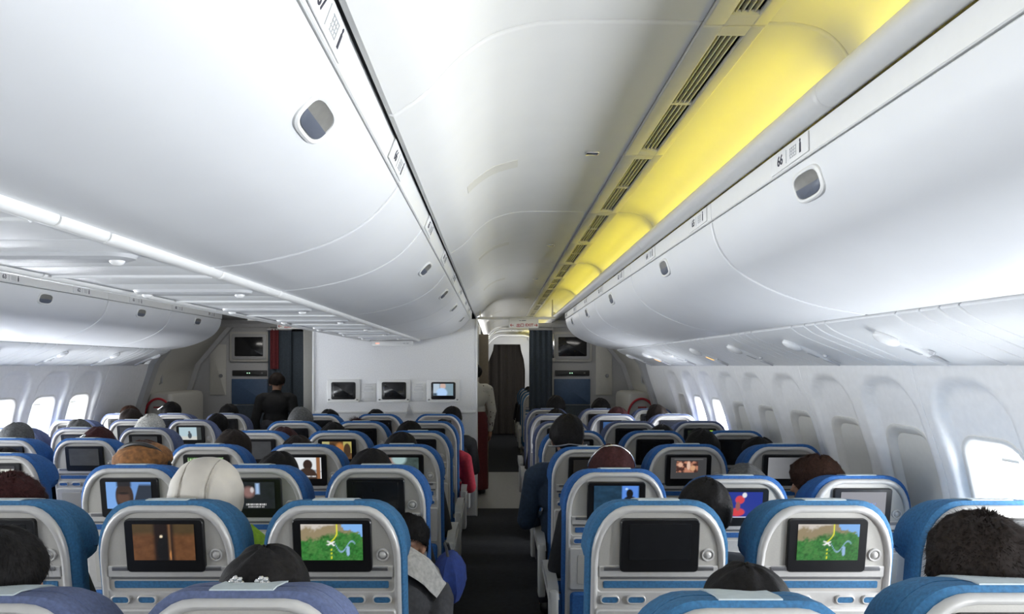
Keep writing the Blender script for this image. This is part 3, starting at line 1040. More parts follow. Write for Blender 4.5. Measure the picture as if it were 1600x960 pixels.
def p_plainblue(u, v):
    return flat(u, (0.035, 0.10, 0.26)) * (0.7 + 0.6 * fbm(u * 4, v * 4))[..., None]
def p_lightblue(u, v):
    img = flat(u, (0.45, 0.60, 0.66))
    img = over(img, soft(v - 0.28, 0.1), (0.60, 0.62, 0.58))
    img = over(img, recm(u, v, 0.80, 1.1, -0.1, 1.1) , (0.05, 0.06, 0.06))
    img = over(img, ellm(u, v, 0.48, 0.34, 0.09, 0.24, 0.3), (0.06, 0.08, 0.10))
    return over(img, ellm(u, v, 0.46, 0.62, 0.05, 0.08, 0.3), (0.10, 0.09, 0.09))
def p_painted_glint(u, v):
    img = flat(u, (0.014, 0.013, 0.012))
    img = over(img, recm(u, v, 0.66, 0.82, 0.5, 0.95, 0.05), (0.75, 0.80, 0.65))  # glint painted into the picture as a pale bar
    return over(img, ellm(u, v, 0.5, 0.5, 0.08, 0.2, 0.6), (0.20, 0.22, 0.2))
def p_small_painted_glint(u, v):
    img = flat(u, (0.020, 0.022, 0.024))
    return over(img, recm(u, v, 0.1, 0.6, 0.3, 0.55, 0.1), (0.35, 0.6, 0.65))  # small glint painted into the picture as a pale patch
def p_bottlefilm(u, v):
    img = flat(u, (0.04, 0.04, 0.045)) * (0.6 + 0.8 * fbm(u * 5, v * 5))[..., None]
    img = over(img, recm(u, v, 0.60, 0.97, 0.2, 0.85, 0.03), (0.70, 0.72, 0.66))
    return over(img, ellm(u, v, 0.66, 0.55, 0.06, 0.22, 0.3), (0.15, 0.16, 0.12))
def p_host(u, v):
    img = flat(u, (0.20, 0.30, 0.36))
    img = over(img, recm(u, v, -0.1, 0.3, 0.2, 1.1, 0.05) , (0.45, 0.55, 0.65))
    img = over(img, ellm(u, v, 0.48, 0.80, 0.14, 0.28, 0.4), (0.6, 0.42, 0.36))
    img = over(img, ellm(u, v, 0.42, 0.22, 0.28, 0.42, 0.3), (0.42, 0.62, 0.90))
    return over(img, recm(u, v, 0.0, 0.18, 0.0, 0.2, 0.1), (0.05, 0.08, 0.12))

# bulkhead monitors and cards
def flat_panel(name, hw, hh, r, d0, d1, m, parent, matx=None, cx=0, cz=0):
    """rounded slab facing -Y"""
    mb = MB()
    o = rrect(hw, hh, r, 5, cx, cz); i = rrect(hw - 0.003, hh - 0.003, max(r - 0.002, 0.001), 5, cx, cz)
    mb.loft([[(x, d1, z) for x, z in o], [(x, d0 + 0.002, z) for x, z in o], [(x, d0, z) for x, z in i]])
    return build(name, mb, m, parent)
for k, (x, lab, pt) in enumerate(((-1.622, 'blank bulkhead monitor nearest the dark far galley', None), (-1.085, 'blank bulkhead monitor in the middle of three', None), (-0.56, 'lit bulkhead monitor showing a pale blue figure', p_host))):
    t = tag(empty('bulkhead_monitor', (x, 7.5, 1.335)), lab, 'monitor', 'monitors on the bulkhead')
    flat_panel('mount_frame', 0.175, 0.118, 0.01, -0.018, 0.0, M['strip'], t)
    flat_panel('bezel', 0.130, 0.092, 0.018, -0.026, -0.018, M['bezel'], t, cz=0.0)
    if pt is None:
        flat_panel('screen', 0.105, 0.068, 0.003, -0.0275, -0.025, M['blank'], t, cz=0.006)
    else:
        put('screen', screen_grid('screen', 0.21, 0.125, pt), t, (0, -0.0275, 0.012))
    flat_panel('tray', 0.165, 0.010, 0.004, -0.04, -0.012, M['strip'], t, cz=-0.112)
    for q in (-0.15, 0.15):
        flat_panel('clip', 0.010, 0.006, 0.003, -0.044, -0.03, M['metal'], t, cx=q, cz=-0.094)
for k, x in enumerate((-1.355, -0.822)):
    t = tag(empty('instruction_card', (x, 7.5, 1.325)), ['white instruction card between the two blank bulkhead monitors', 'white instruction card beside the lit bulkhead monitor'][k], 'card', 'cards on the bulkhead')
    flat_panel('card_upper', 0.078, 0.046, 0.004, -0.006, 0, M['paper'], t, cz=0.042)
    flat_panel('card_lower', 0.078, 0.050, 0.004, -0.006, 0, M['paper'], t, cz=-0.056)
    ln = MB()
    for q, w in enumerate((0.03, 0.04, 0.05, 0.05, 0.035, 0.05, 0.045, 0.05, 0.04)):
        ln.box((0, -0.0065, 0.072 - q * 0.018), (w * 2, 0.001, 0.0035 if q != 3 else 0.007))
    o = build('print_lines', ln, M['inkgrey'], t); o['kind'] = 'stuff'
# sign box at the end of the middle underside
t = tag(empty('row_sign_box', (CB, 7.38, 1.835)), 'white sign box with a small pink light at the bulkhead top', 'sign')
flat_panel('sign_case', 0.215, 0.026, 0.006, -0.02, 0.03, M['strip'], t)
flat_panel('pink_light', 0.022, 0.008, 0.004, -0.022, -0.018, emis('pink_light', (1.0, 0.55, 0.45), 1.0), t, cx=-0.16)
for q in (0.12, 0.155):
    flat_panel('sign_mark', 0.013, 0.004, 0.001, -0.0215, -0.018, M['inkgrey'], t, cx=q)

# exit signs hanging over the aisles
def exit_sign(x0, x1, xs, y, label):
    t = tag(empty('exit_sign', (xs, y, 2.06)), label, 'exit sign', 'exit signs over the aisles')
    mb = MB(); mb.rbox(((x0 + x1) / 2 - xs, 0, 0.055), (x1 - x0, 0.02, 0.028), 0.005); build('hanger_bar', mb, M['signbody'], t)
    for q in (x0 + 0.03, x1 - 0.03):
        mb = MB(); mb.rbox((q - xs, 0, 0.155), (0.014, 0.014, 0.20), 0.003); build('hanger_post', mb, M['signbody'], t)
    flat_panel('sign_case', 0.158, 0.052, 0.012, -0.02, 0.015, M['signbody'], t)
    b = MB()
    # left arrow, two characters, EXIT, right arrow
    def stroke(xa, za, xb, zb, w=0.006):
        d = Vector((xb - xa, 0, zb - za)); L = d.length; d.normalize(); n = Vector((-d.z, 0, d.x)) * w / 2
        a, c = Vector((xa, 0, za)), Vector((xb, 0, zb))
        q = [a + n, a - n, c - n, c + n]
        b.add([(p.x, -0.0212, p.z) for p in q] + [(p.x, -0.018, p.z) for p in q], [(0, 1, 2, 3), (7, 6, 5, 4), (0, 4, 5, 1), (1, 5, 6, 2), (2, 6, 7, 3), (3, 7, 4, 0)])
    Z = -0.022
    for sg in (-1, 1):
        X = sg * 0.128
        stroke(X - 0.018, Z, X + 0.018, Z)
        stroke(X + sg * 0.018, Z, X + sg * 0.004, Z + 0.014); stroke(X + sg * 0.018, Z, X + sg * 0.004, Z - 0.014)
    X = -0.060   # chu
    stroke(X, Z + 0.018, X, Z - 0.016)
    for dz, hw in ((0.002, 0.013), (-0.016, 0.017)):
        stroke(X - hw, Z + dz, X + hw, Z + dz); stroke(X - hw, Z + dz, X - hw, Z + dz + 0.013); stroke(X + hw, Z + dz, X + hw, Z + dz + 0.013)
    X = -0.018   # kou
    for q in ((-0.015, -0.015, -0.015, 0.014), (0.015, -0.015, 0.015, 0.014), (-0.015, 0.014, 0.015, 0.014), (-0.015, -0.012, 0.015, -0.012)):
        stroke(X + q[0], Z + q[1], X + q[2], Z + q[3])
    o = build('lettering', b, M['redink'], t); o['kind'] = 'stuff'
    e = put('lettering', text_mesh('EXIT', 0.042, M['redink'], bold=0.0008), t, (0.060, -0.021, Z)); e.rotation_euler = (math.pi / 2, 0, 0)
    s2 = MB(); s2.box((0, -0.021, 0.028), (0.045, 0.002, 0.006)); s2.box((-0.04, -0.021, 0.027), (0.02, 0.002, 0.004)); o = build('small_print', s2, M['ink'], t); o['kind'] = 'stuff'
exit_sign(-0.20, 0.64, 0.30, 7.60, 'cream exit sign with red arrows hanging over the near aisle')
exit_sign(-2.75, -1.98, -2.26, 7.80, 'cream exit sign over the far aisle, half hidden by the middle bins')

# cross-aisle: galley partitions left and right
def galley(sx, words, xa):
    """xa(u): x from the distance u out of the cabin centre line"""
    Y = 9.2
    w = struct(span('wall_galley_%s' % words, xa(1.84), xa(2.98), Y, Y + 0.08, 0, 2.30, M['galley']))
    span('upper_beam', xa(1.50), xa(2.98), Y - 0.02, Y + 0.08, 2.10, 2.16, M['galley'], w)
    span('corner_trim', xa(1.835), xa(1.855), Y - 0.02, Y + 0.01, 0, 2.12, M['cream'], w)
    # cabin monitor
    xc = xa(2.105)
    t = tag(empty('cabin_monitor', (xc, Y, 1.85)), 'dark wall monitor in a pale frame on the %s galley' % {'near': 'near', 'far': 'far'}[words], 'monitor')
    flat_panel('outer_frame', 0.255, 0.195, 0.03, -0.03, 0, M['cream'], t)
    flat_panel('inner_frame', 0.225, 0.165, 0.025, -0.042, -0.028, M['galley'], t)
    flat_panel('screen', 0.185, 0.125, 0.012, -0.046, -0.04, M['blank'], t)
    t = tag(empty('indicator_panel', (xc, Y, 1.505)), 'dark indicator strip with two green lights on the %s galley' % words, 'panel')
    flat_panel('panel_case', 0.225, 0.036, 0.006, -0.015, 0, M['black'], t)
    for q in (-0.03, -0.002):
        flat_panel('green_light', 0.006, 0.006, 0.004, -0.018, -0.014, M['green'], t, cx=q)
    flat_panel('switch', 0.012, 0.006, 0.003, -0.018, -0.014, M['metal'], t, cx=0.16)
    t = tag(empty('stowage_door', (xc, Y, 1.265)), 'blue stowage panel under the indicator strip on the %s galley' % words, 'panel')
    flat_panel('door_panel', 0.235, 0.165, 0.008, -0.015, 0, M['bluepanel'], t)
    flat_panel('door_panel', 0.235, 0.40, 0.008, -0.010, 0, M['navy'], t, cz=-0.58)
    # compartment door
    t = tag(empty('locker_door', (xa(2.52), Y, 1.55)), 'tall pale locker door with a round knob on the %s galley' % words, 'locker')
    flat_panel('door_panel', 0.105, 0.33, 0.008, -0.014, 0, M['cream'], t)
    mb = MB(); mb.cyl((0.04, -0.03, -0.08), (0.04, -0.012, -0.08), 0.022, 0.026, 16); build('knob', mb, M['metal'], t)
    # curtain
    t = tag(empty('galley_curtain', (xa(1.69), Y - 0.09, 0)), 'dark navy curtain panel at the %s galley entrance' % words, 'curtain')
    mb = MB()
    L = 0.30
    secs = []
    for z in (0.02, 0.6, 1.2, 1.8, 2.06):
        ring = []
        for i in range(25):
            q = i / 24
            ring.append((-L / 2 + L * q, 0.022 * math.sin(q * 26) * (0.4 + 0.6 * (2.1 - z) / 2.1), z))
        for i in range(24, -1, -1):
            q = i / 24
            ring.append((-L / 2 + L * q, 0.012 + 0.022 * math.sin(q * 26) * (0.4 + 0.6 * (2.1 - z) / 2.1), z))
        secs.append(ring)
    mb.loft(secs)
    build('cloth', mb, M['navy'], t)
    mb = MB(); mb.rbox((0, 0, 2.075), (L + 0.02, 0.05, 0.03), 0.006); build('header_rail', mb, M['galley'], t)
    # cabin door with slide bustle
    dx = xa(2.93)
    d = struct(empty('door_%d' % (1 if words == 'near' else 2), (dx, 8.6, 0)))
    mb = MB()
    zs = np.linspace(0.02, 2.1, 14)
    secs = []
    for yy in (-0.52, -0.50, 0.50, 0.52):
        secs.append([(sx * (wall_u(min(z, 1.6)) - 2.93 - max(0, z - 1.6) * 0.85 + (0.02 if abs(yy) > 0.51 else 0)), yy, z) for z in zs])
    mb.loft(secs, closed=False, cap0=False, cap1=False)
    build('door_lining', mb, M['cream'], d)
    for yy in (-0.62, 0.60):
        mb = MB()
        mb.loft([[(sx * (wall_u(min(z, 1.6)) - 2.93 - max(0, z - 1.6) * 0.85 + q), yy + e, z) for q, e in ((0.06, -0.09), (-0.05, -0.06), (-0.05, 0.06), (0.06, 0.09))] for z in zs])
        build('door_frame', mb, M['galley'], d)
    b = MB(); b.rbox((-sx * 0.14, 0.0, 0.78), (0.30, 0.92, 1.02), 0.06); build('slide_bustle', b, M['cream'], d)
    b = MB(); b.tube([(-sx * (0.06 + 0.19 + 0.19 * math.cos(q)) if False else -sx * (0.14 + 0.155 * math.cos(q)), -0.475, 1.02 + 0.20 * math.sin(q)) for q in np.linspace(0.0, math.pi * 0.95, 18)], 0.013, 8); build('red_arc', b, M['red'], d)
    b = MB(); b.rbox((-sx * 0.20, -0.465, 0.98), (0.05, 0.02, 0.11), 0.006); build('gauge_window', b, M['black'], d)
    b = MB(); b.box((-sx * 0.13, -0.462, 1.12), (0.10, 0.004, 0.016)); build('warning_print', b, M['redink'], d)
    b = MB(); b.tube([(-sx * 0.02, -0.30, 1.62), (-sx * 0.10, -0.30, 1.58), (-sx * 0.10, -0.30, 1.40), (-sx * 0.02, -0.30, 1.36)], 0.012, 8); build('assist_handle', b, M['galley'], d)
    # header over the doorway, closing the crown beyond the bins
    h = struct(span('wall_door_header_%s' % words, xa(1.9), xa(3.1), 7.66, 9.2, 2.20, 2.46, M['galley']))
    span('side_wall', xa(3.0), xa(3.1), 7.64, 17.0, 0, 2.46, M['galley'], h)
galley(1, 'near', lambda u: CC + u)
galley(-1, 'far', lambda u: CC - u)
# mirror strip beside the near galley curtain, red cloth by the far one
t = tag(empty('wall_mirror', (0.742, 9.17, 1.86)), 'narrow mirror strip between navy curtain and near wall monitor', 'mirror')
flat_panel('mirror_glass', 0.018, 0.16, 0.004, -0.012, 0, M['chrome'], t)
flat_panel('mirror_base', 0.02, 0.018, 0.004, -0.03, 0, M['cream'], t, cz=-0.19)
t = tag(empty('hanging_cloth', (-2.86, 9.12, 1.82)), 'dark red cloth hanging beside the navy far galley curtain', 'cloth')
mb = MB()
mb.loft([[(-0.055 + 0.11 * q / 8, -0.03 + 0.012 * math.sin(q * 2.2), z) for q in range(9)] + [(-0.055 + 0.11 * q / 8, -0.015 + 0.012 * math.sin(q * 2.2), z) for q in range(8, -1, -1)] for z in (-0.26, 0, 0.26)])
build('cloth', mb, M['redfab'], t)
# middle monument behind the bulkhead
mo = struct(span('wall_monument', -1.96, -0.225, 9.05, 10.5, 0, 2.2, M['galley']))
span('brown_panel', -0.24, -0.10, 9.35, 9.40, 0, 2.02, M['brown'], mo)
span('jamb_panel', -2.245, -2.12, 8.2, 8.3, 0, 2.12, M['cream'], mo)
span('navy_back', -2.70, -1.95, 9.16, 9.20, 0, 2.05, M['navy'], mo)

# arched doorway at the far end of the forward cabin, dark curtain behind it
def arch():
    Y = 16.0
    a = struct(empty('wall_forward', (0, Y, 0)))
    legs = ([(-0.9, 0), (-0.9, 2.42), (-0.05, 2.42), (-0.05, 2.09), (-0.07, 1.95), (-0.17, 1.70), (-0.20, 1.5), (-0.20, 1.2), (-0.12, 0)],
            [(1.9, 0), (1.9, 2.42), (0.55, 2.42), (0.55, 2.09), (0.57, 1.95), (0.63, 1.75), (0.66, 1.5), (0.66, 1.2), (0.62, 0)])
    for poly in legs:
        mb = MB()
        mb.loft([[(x, 0, z) for x, z in poly], [(x, 0.08, z) for x, z in poly]])
        build('arch_leg', mb, M['ceil'], a)
    mb = MB(); mb.box((0.25, 0.04, 2.255), (0.60, 0.08, 0.33)); build('arch_header', mb, M['ceil'], a)
    for k, (yy, dz) in enumerate(((-2.4, 0.0), (-0.6, -0.06))):
        pts = [(x * 1.0 + (0.02 if x < 0 else 0), z - 0.03 + dz) for x, z in spline(CE_L, 14)] + [(0.62, 2.33 + dz), (0.75, 2.30 + dz)]
        mb = MB()
        mb.loft([[(x, yy + q, z + e) for x, z in pts] for q, e in ((0, 0.0), (0.0, -0.02), (0.30, -0.02), (0.30, 0.0))], closed=False, cap0=False, cap1=False)
        build('arch_hoop', mb, M['ceil'], a)
arch()
t = tag(empty('class_curtain', (0.22, 16.35, 0)), 'dark brown curtain closing the far end of the forward aisle', 'curtain')
mb = MB()
secs = []
for z in (0.02, 1.0, 2.3):
    secs.append([(-0.75 + 1.5 * i / 50, 0.03 * math.sin(i * 1.1), z) for i in range(51)] + [(-0.75 + 1.5 * i / 50, 0.02 + 0.03 * math.sin(i * 1.1), z) for i in range(50, -1, -1)])
mb.loft(secs); build('cloth', mb, M['curtain'], t)
mb = MB(); mb.rbox((0, 0, 2.32), (1.52, 0.06, 0.05), 0.01); build('header_rail', mb, M['curtain'], t)
fw = struct(span('wall_front', CC - 3.05, CC + 3.05, 16.9, 17.0, 0, 2.46, M['curtain']))
span('forward_bins', 0.80, 1.9, 9.4, 15.9, 1.85, 2.22, M['bin'], fw, 0.1)
span('forward_bins', -1.9, -0.24, 10.55, 15.9, 1.88, 2.2, M['bin'], fw, 0.1)
area('forward_fill_light', (0.72, 14.6, 2.0), (math.radians(60), 0, 0), 0.5, 0.2, 14.0, (0.95, 0.97, 1.0))  # unseen fill light, added to brighten the forward cabin and arch leg
area('cove_white_lamp', (-0.205, 11.9, 2.135), (0, math.radians(-125), 0), 0.02, 7.6, 16.0, (1.0, 1.0, 1.0))
area('crossing_fill_light', (0.1, 9.9, 2.30), (0, 0, 0), 0.5, 0.3, 5.5, (1.0, 0.98, 0.94))  # fill light added over the crossing, lifts floor, arch and attendant
area('galley_fill_light', (-2.75, 8.35, 2.19), (math.radians(12), 0, 0), 0.9, 0.12, 5.0, (1.0, 0.97, 0.92))  # unseen fill light, added to lift the dim far galley
area('galley_fill_light', (1.25, 8.35, 2.19), (math.radians(12), 0, 0), 0.7, 0.12, 3.0, (1.0, 0.97, 0.92))  # the same added fill for the near galley
# ---------------------------------------------------------------- seats
TILT = math.radians(8)
Y0, Z0 = 0.104, 0.430
def BK(x, d, h):
    return (x, Y0 - h * math.sin(TILT) + d * math.cos(TILT), Z0 + h * math.cos(TILT) + d * math.sin(TILT))
def arch_outline(hw, h0, h1, rx, rh, rb=0.02, n=9):
    """back outline: broad rounded shoulders, small bottom corners; (x, h) counter-clockwise from bottom right"""
    out = []
    for k in range(4):
        a = -math.pi / 2 + k * (math.pi / 2) / 3
        out.append((hw - rb + rb * math.cos(a), h0 + rb + rb * math.sin(a)))
    e = 2 / 2.05
    for k in range(n):
        a = k * (math.pi / 2) / (n - 1)
        out.append((hw - rx + rx * math.cos(a) ** e, h1 - rh + rh * math.sin(a) ** e))
    for k in range(n):
        a = math.pi / 2 - k * (math.pi / 2) / (n - 1)
        out.append((-hw + rx - rx * math.cos(a) ** e, h1 - rh + rh * math.sin(a) ** e))
    for k in range(4):
        a = math.pi + k * (math.pi / 2) / 3
        out.append((-hw + rb + rb * math.cos(a), h0 + rb + rb * math.sin(a)))
    return out
def bloft(secs, cap0=True, cap1=True):
    mb = MB()
    mb.loft([[BK(x, d, h) for x, h in o] for o, d in secs], cap0=cap0, cap1=cap1)
    return mb
def bslab(cx, ch, hw, hh, r, d0, d1, n=5, edge=0.0015):
    """plate on the back: visible face at depth d0 (towards the rear), back at d1"""
    o = rrect(hw, hh, r, n, cx, ch); i = rrect(hw - edge, hh - edge, max(r - edge, 0.0008), n, cx, ch)
    return bloft([(o, d1), (o, d0 + edge), (i, d0)])

def seat_parts():
    A = arch_outline
    P = {}
    # fabric body
    P['backrest'] = bloft([(A(0.221, -0.02, 0.732, 0.12, 0.172), 0.012), (A(0.229, -0.03, 0.742, 0.124, 0.178), 0.020), (A(0.232, -0.03, 0.737, 0.124, 0.178), 0.045), (A(0.228, -0.03, 0.722, 0.12, 0.172), 0.085), (A(0.205, -0.01, 0.70, 0.11, 0.15), 0.115)])
    P['headrest'] = bloft([(A(0.205, 0.525, 0.715, 0.11, 0.14, 0.03), 0.060), (A(0.228, 0.505, 0.730, 0.125, 0.165, 0.04), 0.070), (A(0.234, 0.500, 0.718, 0.125, 0.165, 0.045), 0.108), (A(0.233, 0.50, 0.704, 0.125, 0.165, 0.045), 0.142), (A(0.220, 0.515, 0.68, 0.11, 0.13, 0.04), 0.176), (A(0.17, 0.55, 0.64, 0.07, 0.08, 0.03), 0.180)])
    # hard shell: rounded frame ring
    P['shell_frame'] = bloft([(A(0.214, -0.04, 0.728, 0.122, 0.178), 0.030), (A(0.216, -0.04, 0.730, 0.123, 0.180), 0.004), (A(0.212, -0.036, 0.726, 0.121, 0.178), -0.005), (A(0.206, 0.03, 0.720, 0.118, 0.175), -0.008), (A(0.199, 0.20, 0.713, 0.115, 0.171), -0.006), (A(0.195, 0.440, 0.709, 0.113, 0.168, 0.012), -0.001), (A(0.193, 0.443, 0.707, 0.112, 0.167, 0.012), 0.006)], cap1=False)
    P['inner_panel'] = bloft([(A(0.1955, 0.440, 0.7095, 0.113, 0.168, 0.012), 0.012), (A(0.193, 0.443, 0.707, 0.112, 0.167, 0.012), 0.0045)])
    P['ledge'] = bslab(0, 0.512, 0.192, 0.019, 0.004, -0.003, 0.006, 3, 0.003)
    P['slot'] = bslab(0, 0.466, 0.176, 0.012, 0.004, 0.0015, 0.006, 3)
    P['groove'] = bslab(0, 0.487, 0.186, 0.0035, 0.0012, 0.0030, 0.006, 2, 0.0008)
    P['monitor'] = bslab(0, 0.6015, 0.126, 0.0885, 0.014, -0.010, 0.006, 5, 0.003)
    P['screen'] = bslab(0, 0.615, 0.098, 0.060, 0.002, -0.0112, -0.009, 3, 0.0005)
    ring = MB()
    for (r0, r1, dd) in ((0.0215, 0.015, 0.0),):
        c = (0.158, 0.567)
        rr = lambda r, d: [BK(c[0] + r * math.cos(q), d, c[1] + r * math.sin(q)) for q in [2 * math.pi * i / 20 for i in range(20)]]
        ring.loft([rr(0.0215, 0.006), rr(0.0215, 0.001), rr(0.019, -0.0015), rr(0.0155, -0.001), rr(0.0145, 0.0035)], cap0=False, cap1=False)
    P['button_ring'] = ring
    bt = MB()
    bt.loft([rr(0.0145, 0.005), rr(0.0125, 0.0018), rr(0.0085, -0.0030), rr(0.004, -0.0045)])
    P['button'] = bt
    P['latch_r'] = bslab(0.150, 0.523, 0.026, 0.0065, 0.002, -0.0075, 0.004, 3)
    P['latch_l'] = bslab(-0.150, 0.523, 0.026, 0.0065, 0.002, -0.0075, 0.004, 3)
    for k, x in enumerate((-0.155, -0.07, 0.07, 0.155)):
        P['oval%d' % k] = bslab(x, 0.4185, 0.027, 0.0105, 0.010, -0.0085, 0.004, 5)
        o1, o2 = rrect(0.031, 0.0145, 0.014, 5, x, 0.4185), rrect(0.0265, 0.0100, 0.0095, 5, x, 0.4185)
        P['rim%d' % k] = bloft([(o1, 0.0), (o1, -0.0085), (rrect(0.029, 0.0125, 0.012, 5, x, 0.4185), -0.0100), (o2, -0.0095), (o2, -0.004)], False, False)
    P['tray_table'] = bslab(0, 0.292, 0.200, 0.098, 0.012, -0.020, 0.0, 4, 0.004)
    P['tray_latch'] = bslab(0.0, 0.368, 0.035, 0.010, 0.004, -0.026, -0.018, 3)
    P['tray_rim'] = bslab(0, 0.292, 0.165, 0.070, 0.010, -0.0215, -0.018, 4, 0.001)
    P['pocket'] = bslab(0, 0.085, 0.195, 0.095, 0.02, -0.022, 0.0, 4, 0.01)
    c = MB(); c.rbox((0, 0.36, 0.375), (0.455, 0.50, 0.115), 0.035); P['seat_cushion'] = c
    c = MB(); c.rbox((0, 0.34, 0.295), (0.46, 0.46, 0.05), 0.012); P['seat_pan'] = c
    for k, x in enumerate((-0.17, 0.17)):
        c = MB()
        c.loft([[(x + sx * 0.018, 0.34 + sy * 0.16, 0.27) for sx, sy in ((-1, -1), (1, -1), (1, 1), (-1, 1))], [(x + sx * 0.015, 0.34 + sy * 0.10, 0.12) for sx, sy in ((-1, -1), (1, -1), (1, 1), (-1, 1))], [(x + sx * 0.025, 0.34 + sy * 0.22, 0.0) for sx, sy in ((-1, -1), (1, -1), (1, 1), (-1, 1))]])
        P['leg%d' % k] = c
    # armrests at the +x and -x sides
    for nm, x in (('arm_r', 0.2675), ('arm_l', -0.2675)):
        c = MB()
        prof = [(0.06, 0.575), (0.10, 0.620), (0.20, 0.640), (0.40, 0.640), (0.50, 0.632), (0.515, 0.610), (0.50, 0.590), (0.40, 0.580), (0.20, 0.576)]
        c.loft([[(x - 0.018, y, z) for y, z in [(0.5 * 0.06 + 0.94 * y, 0.6 + (z - 0.6) * 0.8) for y, z in prof]], [(x - 0.024, y, z) for y, z in prof], [(x + 0.024, y, z) for y, z in prof], [(x + 0.018, y, z) for y, z in [(0.5 * 0.06 + 0.94 * y, 0.6 + (z - 0.6) * 0.8) for y, z in prof]]])
        P[nm] = c
        c = MB()
        c.rbox((x, 0.10, 0.46), (0.042, 0.085, 0.30), 0.012)
        P[nm + '_post'] = c
    # cloth over the headrest
    c = MB()
    path = [(0.0185, 0.733), (0.022, 0.7435), (0.045, 0.7405), (0.070, 0.7325), (0.108, 0.7205), (0.144, 0.7065), (0.176, 0.684), (0.1805, 0.677), (0.184, 0.61)]
    secs = []
    for x in (-0.066, -0.03, 0.03, 0.066):
        lift = 0.0025
        ring = [BK(x, d, h + 0.001) for d, h in path] + [BK(x, d + 0.003 * (0.8 if d < 0.1 else -0.8), h - 0.003) for d, h in path[::-1]]
        secs.append(ring)
    c.loft(secs)
    P['headrest_cover'] = c
    return P
SP = seat_parts()
FAB = {'blue': M['blue'], 'teal': M['teal'], 'slate': M['slate']}
SM = {}
for k, mb in SP.items():
    base = {'latch_r': 'latch', 'latch_l': 'latch', 'leg0': 'leg', 'leg1': 'leg', 'arm_r': 'armrest', 'arm_l': 'armrest', 'arm_r_post': 'armrest_post', 'arm_l_post': 'armrest_post'}.get(k, k)
    if base.startswith('oval'): base = 'slot_fill'
    if base.startswith('rim'): base = 'slot_rim'
    mm = {'shell_frame': 'silver', 'inner_panel': 'silver2', 'ledge': 'silver', 'groove': 'gap', 'monitor': 'bezel', 'screen': 'blank', 'button_ring': 'silver', 'button': 'silver', 'latch': 'metal', 'slot_rim': 'silver', 'tray_table': 'silver', 'tray_latch': 'metal', 'tray_rim': 'silver2', 'leg': 'metal', 'seat_pan': 'metal', 'armrest': 'arm', 'armrest_post': 'arm', 'headrest_cover': 'cover'}.get(base)
    me = mb.mesh(base, [M[mm]] if mm else [M['blue']], 40)
    SM[k] = (base, me, mm is None)
SMF = {}
for k, (base, me, fab) in SM.items():
    if fab:
        for f in FAB:
            c = me.copy(); c.materials.clear(); c.materials.append(FAB[f]); SMF[k, f] = c

SCREENS = {}
def screen_for(kind):
    if kind not in SCREENS:
        SCREENS[kind] = screen_grid('screen', 0.196, 0.120, kind)
    return SCREENS[kind]

def place_seat(x, y, fabric, painter, label, group, left_arm=False, simple=False):
    t = tag(empty('airline_seat', (x, y, 0)), label, 'seat', group)
    objs = {}
    for k, (base, me, fab) in SM.items():
        if k.startswith('arm_l') and not left_arm:
            continue
        if k in ('screen', 'button', 'tray_latch', 'tray_rim', 'headrest_cover') or k.startswith('oval'):
            continue
        if simple and k in ('slot', 'groove', 'latch_r', 'latch_l', 'rim0', 'rim1', 'rim2', 'rim3', 'button_ring', 'pocket', 'ledge', 'leg0'):
            pass
        objs[k] = put(base, SMF[k, fabric] if fab else me, t)
    if painter is None:
        put('screen', SM['screen'][1], objs['monitor'])
    else:
        c = BK(0, -0.0118, 0.615)
        put('screen', screen_for(painter), objs['monitor'], matx=Matrix.Translation(c) @ Matrix.Rotation(TILT, 4, 'X'))
    put('button', SM['button'][1], objs['button_ring'])
    put('tray_latch', SM['tray_latch'][1], objs['tray_table'])
    put('tray_rim', SM['tray_rim'][1], objs['tray_table'])
    put('headrest_cover', SM['headrest_cover'][1], objs['headrest'])
    for q in range(4):
        put('slot_fill', SMF['oval%d' % q, fabric], objs['rim%d' % q])
    return t

